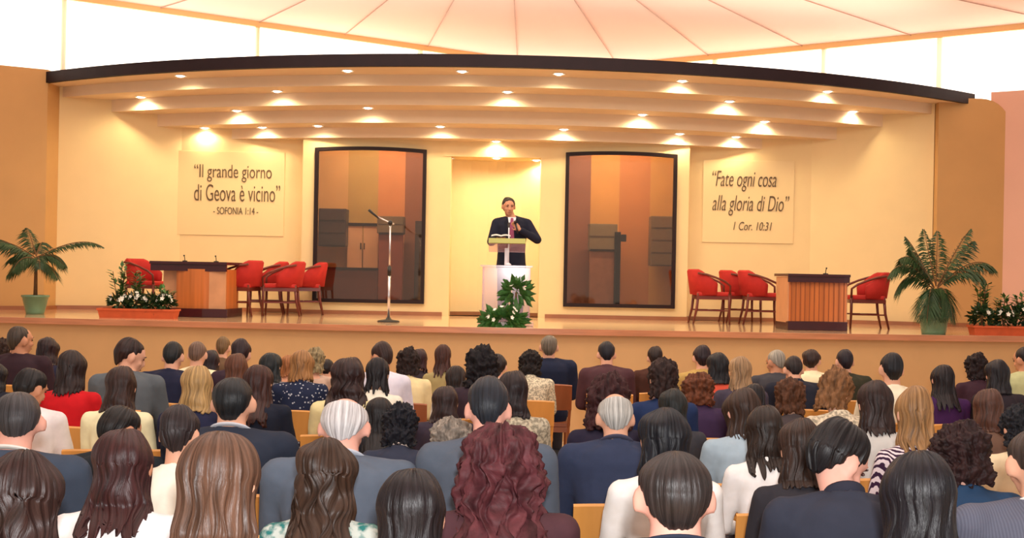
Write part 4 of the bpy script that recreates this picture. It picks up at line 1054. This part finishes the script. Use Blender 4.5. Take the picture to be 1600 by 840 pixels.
person('woman with brown hair just behind the bowing man in dark suit', 1252, 652, 62, 'f', 'bob', (74, 52, 42), 'jacket', (50, 48, 54), pitch=14)
person('woman with short reddish brown hair and blue top', 1502, 653, 84, 'f', 'curlyshort', (66, 40, 40), 'jacket', (38, 66, 98), pitch=22, yaw=20, skin='pink')
person('person with dark blue black hair and cream jacket at the right edge', 1592, 628, 54, 'f', 'curlyshort', (38, 42, 52), 'jacket', (238, 218, 180), pitch=16)
person('woman with dark brown bob and silver grey jacket', 1368, 593, 58, 'f', 'mid', (66, 44, 40), 'jacket', (204, 204, 200), pitch=16, L=.7, Y=6.55)
person('woman with light brown curls looking down in a cream knit top', 1306, 570, 54, 'f', 'curlyshort', (140, 98, 62), 'jacket', (228, 214, 186), yaw=-40, pitch=36, lean=16, pat='tweed', skin='light')
person('woman with streaked blonde hair and zebra print top', 1429, 601, 50, 'f', 'mid', (170, 128, 82), 'shirt', (236, 222, 226), pat='zebra', Y=5.7, L=.8)
# middle rows
person('woman with chin-length dark hair in a bright red top', 113, 546, 46, 'f', 'mid', (56, 36, 34), 'jacket', (206, 26, 34), L=.75)
person('woman with brown bob and large cream jacket', 191, 571, 50, 'f', 'bob', (74, 48, 42), 'jacket', (250, 244, 200), pitch=18, lean=12, kmax=1.25)
person('person with black hair and white sleeve, left of the red top', 50, 574, 46, 'm', 'full', (34, 32, 36), 'shirt', (238, 232, 232), pitch=20, yaw=-30, skin='mid')
person('person with dark hair cut off by the left edge, third row', -6, 566, 34, 'f', 'bob', (34, 32, 40), 'jacket', (36, 38, 52))
person('woman with short blonde hair and pale bead necklace', 310, 570, 52, 'f', 'bob', (196, 160, 104), 'jacket', (34, 38, 66), collar=(240, 238, 236), pitch=14)
person('woman with long auburn hair behind the black-haired man', 404, 569, 50, 'f', 'long', (88, 48, 40), 'jacket', (30, 36, 52), L=.75)
person('woman in navy polka dot top with blonde hair', 472, 546, 40, 'f', 'mid', (176, 126, 74), 'jacket', (34, 44, 72), pat='dots', L=.6, pitch=20, kmax=1.25)
person('woman with dark chestnut curls and yellow cardigan', 546, 557, 62, 'f', 'wavy', (66, 40, 40), 'shirt', (248, 234, 176), L=.6)
person('woman with black hair and white top next to chestnut curls', 590, 557, 40, 'f', 'mid', (34, 28, 36), 'shirt', (250, 244, 226), L=.6, pitch=20)
person('woman with dark brown short hair and pale yellow jacket', 638, 540, 36, 'f', 'curlyshort', (58, 40, 36), 'jacket', (250, 230, 176), chair='r', pitch=20, lean=12, kmax=1.25)
person('woman with brown hair before the white blouse at centre left', 697, 602, 44, 'f', 'bob', (70, 48, 48), 'jacket', (60, 52, 66), pitch=18)
person('person in white blouse left of the crew-cut man', 712, 570, 34, 'f', 'bob', (60, 44, 40), 'blouse', (250, 244, 228), pitch=16)
person('woman with large round black hair near the lectern', 753, 536, 50, 'f', 'big', (38, 32, 38), 'jacket', (60, 46, 56), pitch=18)
person('woman with burgundy curls right of the aisle', 951, 577, 68, 'f', 'big', (84, 44, 46), 'jacket', (40, 36, 56), pitch=12)
person('woman with dark brown bob, pink collar and blue jacket', 1037, 556, 50, 'f', 'curlyshort', (70, 48, 44), 'jacket', (36, 54, 94), collar=(240, 190, 180), pitch=16)
person('person with dark teal hair behind the glossy black bob', 1052, 606, 46, 'f', 'bob', (44, 50, 50), 'jacket', (60, 60, 66))
person('woman with short copper curls right of centre', 1091, 580, 52, 'f', 'curlyshort', (146, 84, 54), 'jacket', (62, 44, 76), pitch=16)
person('woman with auburn curls bowing, right of the blue jacket', 1235, 588, 50, 'f', 'curlyshort', (118, 74, 48), 'jacket', (72, 64, 66), pitch=28, yaw=-20)
person('woman with ash blonde hair right of the red collar', 1157, 556, 38, 'f', 'mid', (176, 142, 104), 'jacket', (72, 66, 82), L=.7)
person('person with brown hair and teal scarf on the right', 1546, 606, 48, 'f', 'bob', (112, 70, 54), 'jacket', (110, 84, 70), pitch=20, yaw=-20)
person('woman with long dark hair and purple top', 1473, 569, 38, 'f', 'long', (44, 34, 40), 'shirt', (66, 32, 82), L=.65)
person('person with black hair just left of the right edge group', 1558, 561, 38, 'f', 'bob', (36, 34, 44), 'jacket', (48, 42, 50))
# far rows
person('grey-brown haired man turned right near the left edge', 33, 509, 32, 'm', 'short', (96, 82, 70), 'suit', (58, 40, 48), yaw=-40, pitch=4, lean=2, skin='mid', kmin=.98)
person('person in pale striped top at the left edge', 6, 526, 28, 'f', 'curlyshort', (80, 58, 50), 'shirt', (236, 236, 190), pat='stripe')
person('woman with dark bob and white collar over navy jacket', 75, 526, 34, 'f', 'bob', (58, 32, 36), 'jacket', (36, 36, 60), collar=WHT, pitch=24, kmax=1.2)
person('dark-haired man in blue jacket turning his face right', 205, 527, 42, 'm', 'full', (62, 36, 32), 'jacket', (96, 104, 110), yaw=-62, pitch=16, lean=14, skin='light', kmin=.98)
person('man with black hair and broad navy jacket, left side', 271, 533, 32, 'm', 'short', (38, 42, 46), 'suit', (34, 38, 62), pitch=20, lean=14, kmax=1.25)
person('person with grizzled hair and cream shirt near left', 309, 533, 28, 'm', 'thin', (128, 100, 84), 'shirt', (250, 240, 200))
person('person in dark top behind the short blonde hair', 330, 546, 30, 'f', 'bob', (50, 36, 48), 'jacket', (40, 34, 58), pitch=18)
person('person with khaki hair in the front row at left', 349, 525, 22, 'm', 'short', (134, 104, 68), 'jacket', (110, 84, 62))
person('person with dark plum hair in the front row at left', 377, 528, 32, 'm', 'full', (60, 36, 44), 'jacket', (60, 44, 56))
person('woman with rust brown hair below the dark plum hair', 371, 551, 38, 'f', 'bob', (138, 84, 58), 'jacket', (80, 76, 48))
person('person with teal black hair left of the blonde woman', 423, 550, 36, 'f', 'bob', (42, 52, 56), 'jacket', (120, 120, 126), pitch=14)
person('woman with ginger hair beside the blonde woman', 451, 554, 24, 'f', 'mid', (176, 112, 62), 'shirt', (206, 150, 120), L=.6)
person('person with greyish blonde hair behind the blonde woman', 493, 541, 26, 'f', 'curlyshort', (168, 150, 112), 'blouse', (210, 180, 160))
person('person in black top between blonde and chestnut hair', 511, 562, 22, 'm', 'short', (46, 38, 40), 'suit', (36, 32, 40))
person('dark-haired man in white shirt looking down left', 597, 533, 32, 'm', 'short', (70, 42, 36), 'shirt', (236, 234, 250), yaw=48, pitch=26, lean=14, skin='mid', kmin=.96)
person('person with plum brown hair next to the pale yellow jacket', 656, 544, 28, 'f', 'mid', (74, 40, 48), 'jacket', (54, 44, 52), L=.5)
person('woman with red-brown hair and olive top below the niche', 692, 537, 28, 'f', 'mid', (98, 56, 46), 'shirt', (176, 160, 110), L=.8)
person('person with dark hair behind the white shoulder near centre', 776, 552, 34, 'm', 'full', (50, 34, 36), 'shirt', (244, 236, 226))
person('woman with black curls and white textured jacket', 829, 545, 36, 'f', 'curlyshort', (40, 32, 32), 'jacket', (240, 230, 200), pat='tweed', pitch=24, lean=16, kmax=1.2)
person('grey-haired man in navy suit sitting tall at the aisle', 858, 523, 28, 'm', 'short', (128, 118, 104), 'suit', (34, 42, 66), lean=0, pitch=0, chair='r', skin='light', kmin=1.02, kmax=1.14)
person('black-haired man in dark plum jacket in the front row', 948, 533, 28, 'm', 'short', (32, 32, 48), 'jacket', (84, 54, 60), pitch=18, lean=16, skin='light')
person('person with cropped dark hair right of the aisle, front row', 1024, 540, 26, 'm', 'full', (56, 34, 32), 'jacket', (76, 46, 38), pitch=14)
person('dark-haired man in olive shirt, front row right of centre', 1097, 538, 30, 'm', 'full', (58, 40, 50), 'shirt', (196, 164, 96), pitch=14)
person('person with black bob and coral red collar', 1122, 550, 36, 'f', 'bob', (32, 34, 42), 'jacket', (216, 88, 66), pitch=10, kmax=1.2)
person('grey-haired old man facing left in the front row', 1212, 546, 26, 'm', 'thin', (176, 170, 156), 'jacket', (70, 70, 76), yaw=30, pitch=12, skin='mid')
person('man in black suit leaning forward at right of centre', 1240, 556, 30, 'm', 'short', (50, 36, 38), 'suit', (36, 40, 54), pitch=26, lean=22, kmax=1.3)
person('person with brown hair and cream shirt, front row right', 1268, 545, 30, 'm', 'full', (68, 40, 36), 'shirt', (250, 240, 200), yaw=-20)
person('person with dark hair and dark green top, front row right', 1320, 545, 27, 'm', 'short', (46, 34, 50), 'jacket', (58, 58, 44))
person('black-haired man in white shirt alone at right', 1393, 550, 36, 'm', 'short', (32, 34, 44), 'shirt', (252, 242, 214), pitch=8, lean=4, skin='light')
person('dark-haired woman with silver scarf at right', 1526, 549, 34, 'f', 'curlyshort', (48, 32, 36), 'jacket', (64, 40, 52), collar=(200, 200, 214), pitch=20)
person('dark-haired man in pale green shirt at the right edge', 1600, 541, 28, 'm', 'short', (44, 32, 36), 'shirt', (196, 200, 150), yaw=30, skin='mid')
person('person in black with dark hair beside the copper curls', 1178, 598, 36, 'f', 'bob', (48, 44, 48), 'jacket', (50, 46, 70))
person('person with dark curls behind the tweed jacket', 880, 700, 10, 'm', 'short', (40, 34, 34), 'jacket', (40, 44, 50)) if False else None


# ---------------------------------------------------------------- the speaker
def speaker():
    q = P(797, 500, 16.25); gx = q.x; t = empty('person', (gx, 16.25, SZ), label='speaker in black suit standing behind the lectern, holding open papers', cat='person')
    zt = P(790, 309, 16.25).z - SZ; k = zt / 1.74; t.scale = (1.0, 1.0, k)
    # faces -Y; a little turned
    H = Matrix.Translation((-.05, -.035, 1.615)) @ Matrix.Rotation(R(180 + 12), 4, 'Z') @ Matrix.Rotation(-R(10), 4, 'X')
    I = Matrix()
    tor = [(.90, .165, .115), (1.0, .16, .11), (1.12, .165, .112), (1.25, .185, .118), (1.36, .195, .112), (1.42, .165, .09), (1.46, .10, .07), (1.49, .062, .06)]
    shl, elb, wrs = {}, {}, {}
    # image left arm (x negative) holds the papers, image right hand is raised to the chin
    shl[-1] = Vector((-.2, 0, 1.39)); elb[-1] = Vector((-.27, -.04, 1.13)); wrs[-1] = Vector((-.17, -.24, 1.17))
    shl[1] = Vector((.2, 0, 1.39)); elb[1] = Vector((.34, -.07, 1.17)); wrs[1] = Vector((.10, -.22, 1.30))
    def hand(b, w, d, up, s):
        d = d.normalized(); sd = d.cross(up).normalized(); c = w + d * .045
        b.tube([w, w + d * .03, c + d * .03], [(.022, .02), (.04, .018), (.04, .016)], 10)
        for i in range(4):
            p = c + d * .02 + sd * ((i - 1.5) * .02); L = (.065, .078, .072, .056)[i]
            b.tube([p, p + d * L * .5, p + d * L * .75 + up * .02, p + d * L * .7 + up * .045], [.0095, .009, .0085, .007], 7)
        p = w + d * .02 + sd * (s * .03); b.tube([p, p + sd * s * .03 + d * .025 + up * .01, p + sd * s * .03 + d * .055 + up * .03], [.011, .010, .008], 7)
    b = MB(); b.rings([ell((0, 0, h), w * .9, d * .9, I) for h, w, d in tor]); b.cap((-.01, 0, 1.45), H @ Vector((0, -.02, -.03)), .062, .055, 14); head_prims(b, H, False)
    for s in (-1, 1):
        b.cap(shl[s], elb[s], .05, .04); b.cap(elb[s], wrs[s], .04, .027)
        b.cap((s * .09, 0, .88), (s * .1, -.01, .48), .085, .055); b.cap((s * .1, -.01, .48), (s * .1, .02, .08), .05, .036); b.cap((s * .1, .02, .045), (s * .12, -.15, .035), .038, .03)
    hand(b, wrs[-1], Vector((.5, -.7, .05)), Vector((0, .1, 1)), 1)
    hand(b, wrs[1], Vector((-.45, -.1, .5)), Vector((-.3, -.9, .2)), -1)
    useobj('body', remesh(b, 'speaker_body', .0095, 2), m_skin['mid'], t)
    b = MB(); b.rings([ell((0, 0, h), w + .028, d + .028, I, 24) for h, w, d in [(.76, .18, .125)] + tor[:-1]])
    for s in (-1, 1):
        b.cap((s * .06, 0, 1.44), shl[s], .055, .072); b.cap(shl[s], elb[s], .073, .06); b.cap(elb[s], wrs[s].lerp(elb[s], .12), .06, .045)
    ring = [Vector((.072 * math.cos(a), .072 * math.sin(a), 1.475 + .02 * math.sin(a))) for a in [2 * math.pi * i / 24 for i in range(25)]]; b.tube(ring, .018, 8)
    ja = useobj('suit_jacket', remesh(b, 'speaker_jacket', .011, 3), cloth_mat('plain', (30, 32, 48)), t)
    b = MB()
    b.add([(-.055, -.115, 1.47), (.055, -.115, 1.47), (.0, -.158, 1.12), (-.055, -.09, 1.47), (.055, -.09, 1.47), (0, -.12, 1.12)], [(0, 1, 2), (3, 5, 4), (0, 3, 4, 1), (1, 4, 5, 2), (2, 5, 3, 0)]); b.build('shirt_front', mat('white_shirt', (240, 236, 240), .7), t)
    b = MB(); b.rings([[Vector((x, -.128 - d_, z)), Vector((-x, -.128 - d_, z)), Vector((-x, -.12 - d_, z)), Vector((x, -.12 - d_, z))] for z, x, d_ in ((1.46, .016, .0), (1.43, .02, .006), (1.3, .026, .02), (1.17, .034, .034), (1.13, .004, .036))]); b.build('necktie', mat('plum_tie', (150, 60, 96), .5), t)
    for s in (-1, 1):
        b = MB(); b.add([(s * .05, -.10, 1.48), (s * .10, -.12, 1.40), (s * .085, -.145, 1.32), (s * .01, -.17, 1.10), (s * .02, -.155, 1.2), (s * .045, -.135, 1.35)], [(0, 1, 2, 5), (5, 2, 3, 4)]); b.build('lapel', cloth_mat('plain', (24, 26, 38)), ja)
        b = MB(); b.cap((s * .09, 0, .88), (s * .1, -.01, .48), .1, .08); b.cap((s * .1, -.01, .48), (s * .1, .02, .07), .08, .065); b.build('trouser_leg', cloth_mat('plain', (30, 32, 48)), t, True)
        b = MB(); b.rings([[Vector((s * .11 + x * w, y, z)) for x, y in ((-1, .07), (-1, -.1), (-.5, -.2), (.5, -.2), (1, -.1), (1, .07))] for z, w in ((0, .045), (.03, .047), (.07, .036), (.09, .03))]); b.build('shoe', m_shoe, t)
    # hair and features, built in the head's own frame
    H0, _ = head_frame(0, 0, 0); hm = hair_mesh('full', 'm', 0, 0, 0, 1).copy(); hm.transform(H @ H0.inverted()); useobj('hair', hm, hair_mat((50, 36, 30)), t)
    em = eyes_mesh('m', 0, 0, 0).copy(); em.transform(H @ H0.inverted()); useobj('facial_features', em, mat('dark_features', (70, 40, 34), .5), t)
    # open papers in the image-left hand
    w_ = wrs[-1]; M = Matrix.Translation((gx + w_.x + .03, 16.25 + w_.y - .09, SZ + (w_.z + .03) * k)) @ Matrix.Rotation(R(-28), 4, 'X')
    pr = empty('open_book', M.translation, label='open book with white pages in the hand of the speaker', cat='book'); M0 = Matrix.Rotation(R(4), 4, 'X')
    for s in (-1, 1):
        b = MB(); n = 6; rg = []
        for i in range(n + 1): x = s * .125 * i / n; z = .012 * math.sin(math.pi * i / n); rg.append([M0 @ Vector((x, -.1, z)), M0 @ Vector((x, .1, z)), M0 @ Vector((x, .1, z + .012)), M0 @ Vector((x, -.1, z + .012))])
        b.rings(rg); b.build('page_block', mat('white_page', (246, 240, 232), .6), pr)
    b = MB(); b.box(-.13, .13, -.104, .104, -.008, -.002, M0); b.build('cover', mat('black_cover', (34, 28, 30), .5), pr)
    # hand-held microphone
    w_ = wrs[1]; c = Vector((gx + w_.x - .05, 16.25 + w_.y - .03, SZ + (w_.z + .07) * k))
    mt = empty('handheld_microphone', c, label='black microphone held near the chin of the speaker', cat='microphone')
    b = MB(); b.tube([(.03, 0, -.12), (0, 0, .0)], [.010, .013], 10); b.build('handle', m_blk, mt, True)
    b = MB(); b.ball((-.006, 0, .025), .024, 12, 8); b.build('grille', mat('black_mesh', (16, 14, 14), .8, bump=.5, scale=200), mt, True)
speaker()
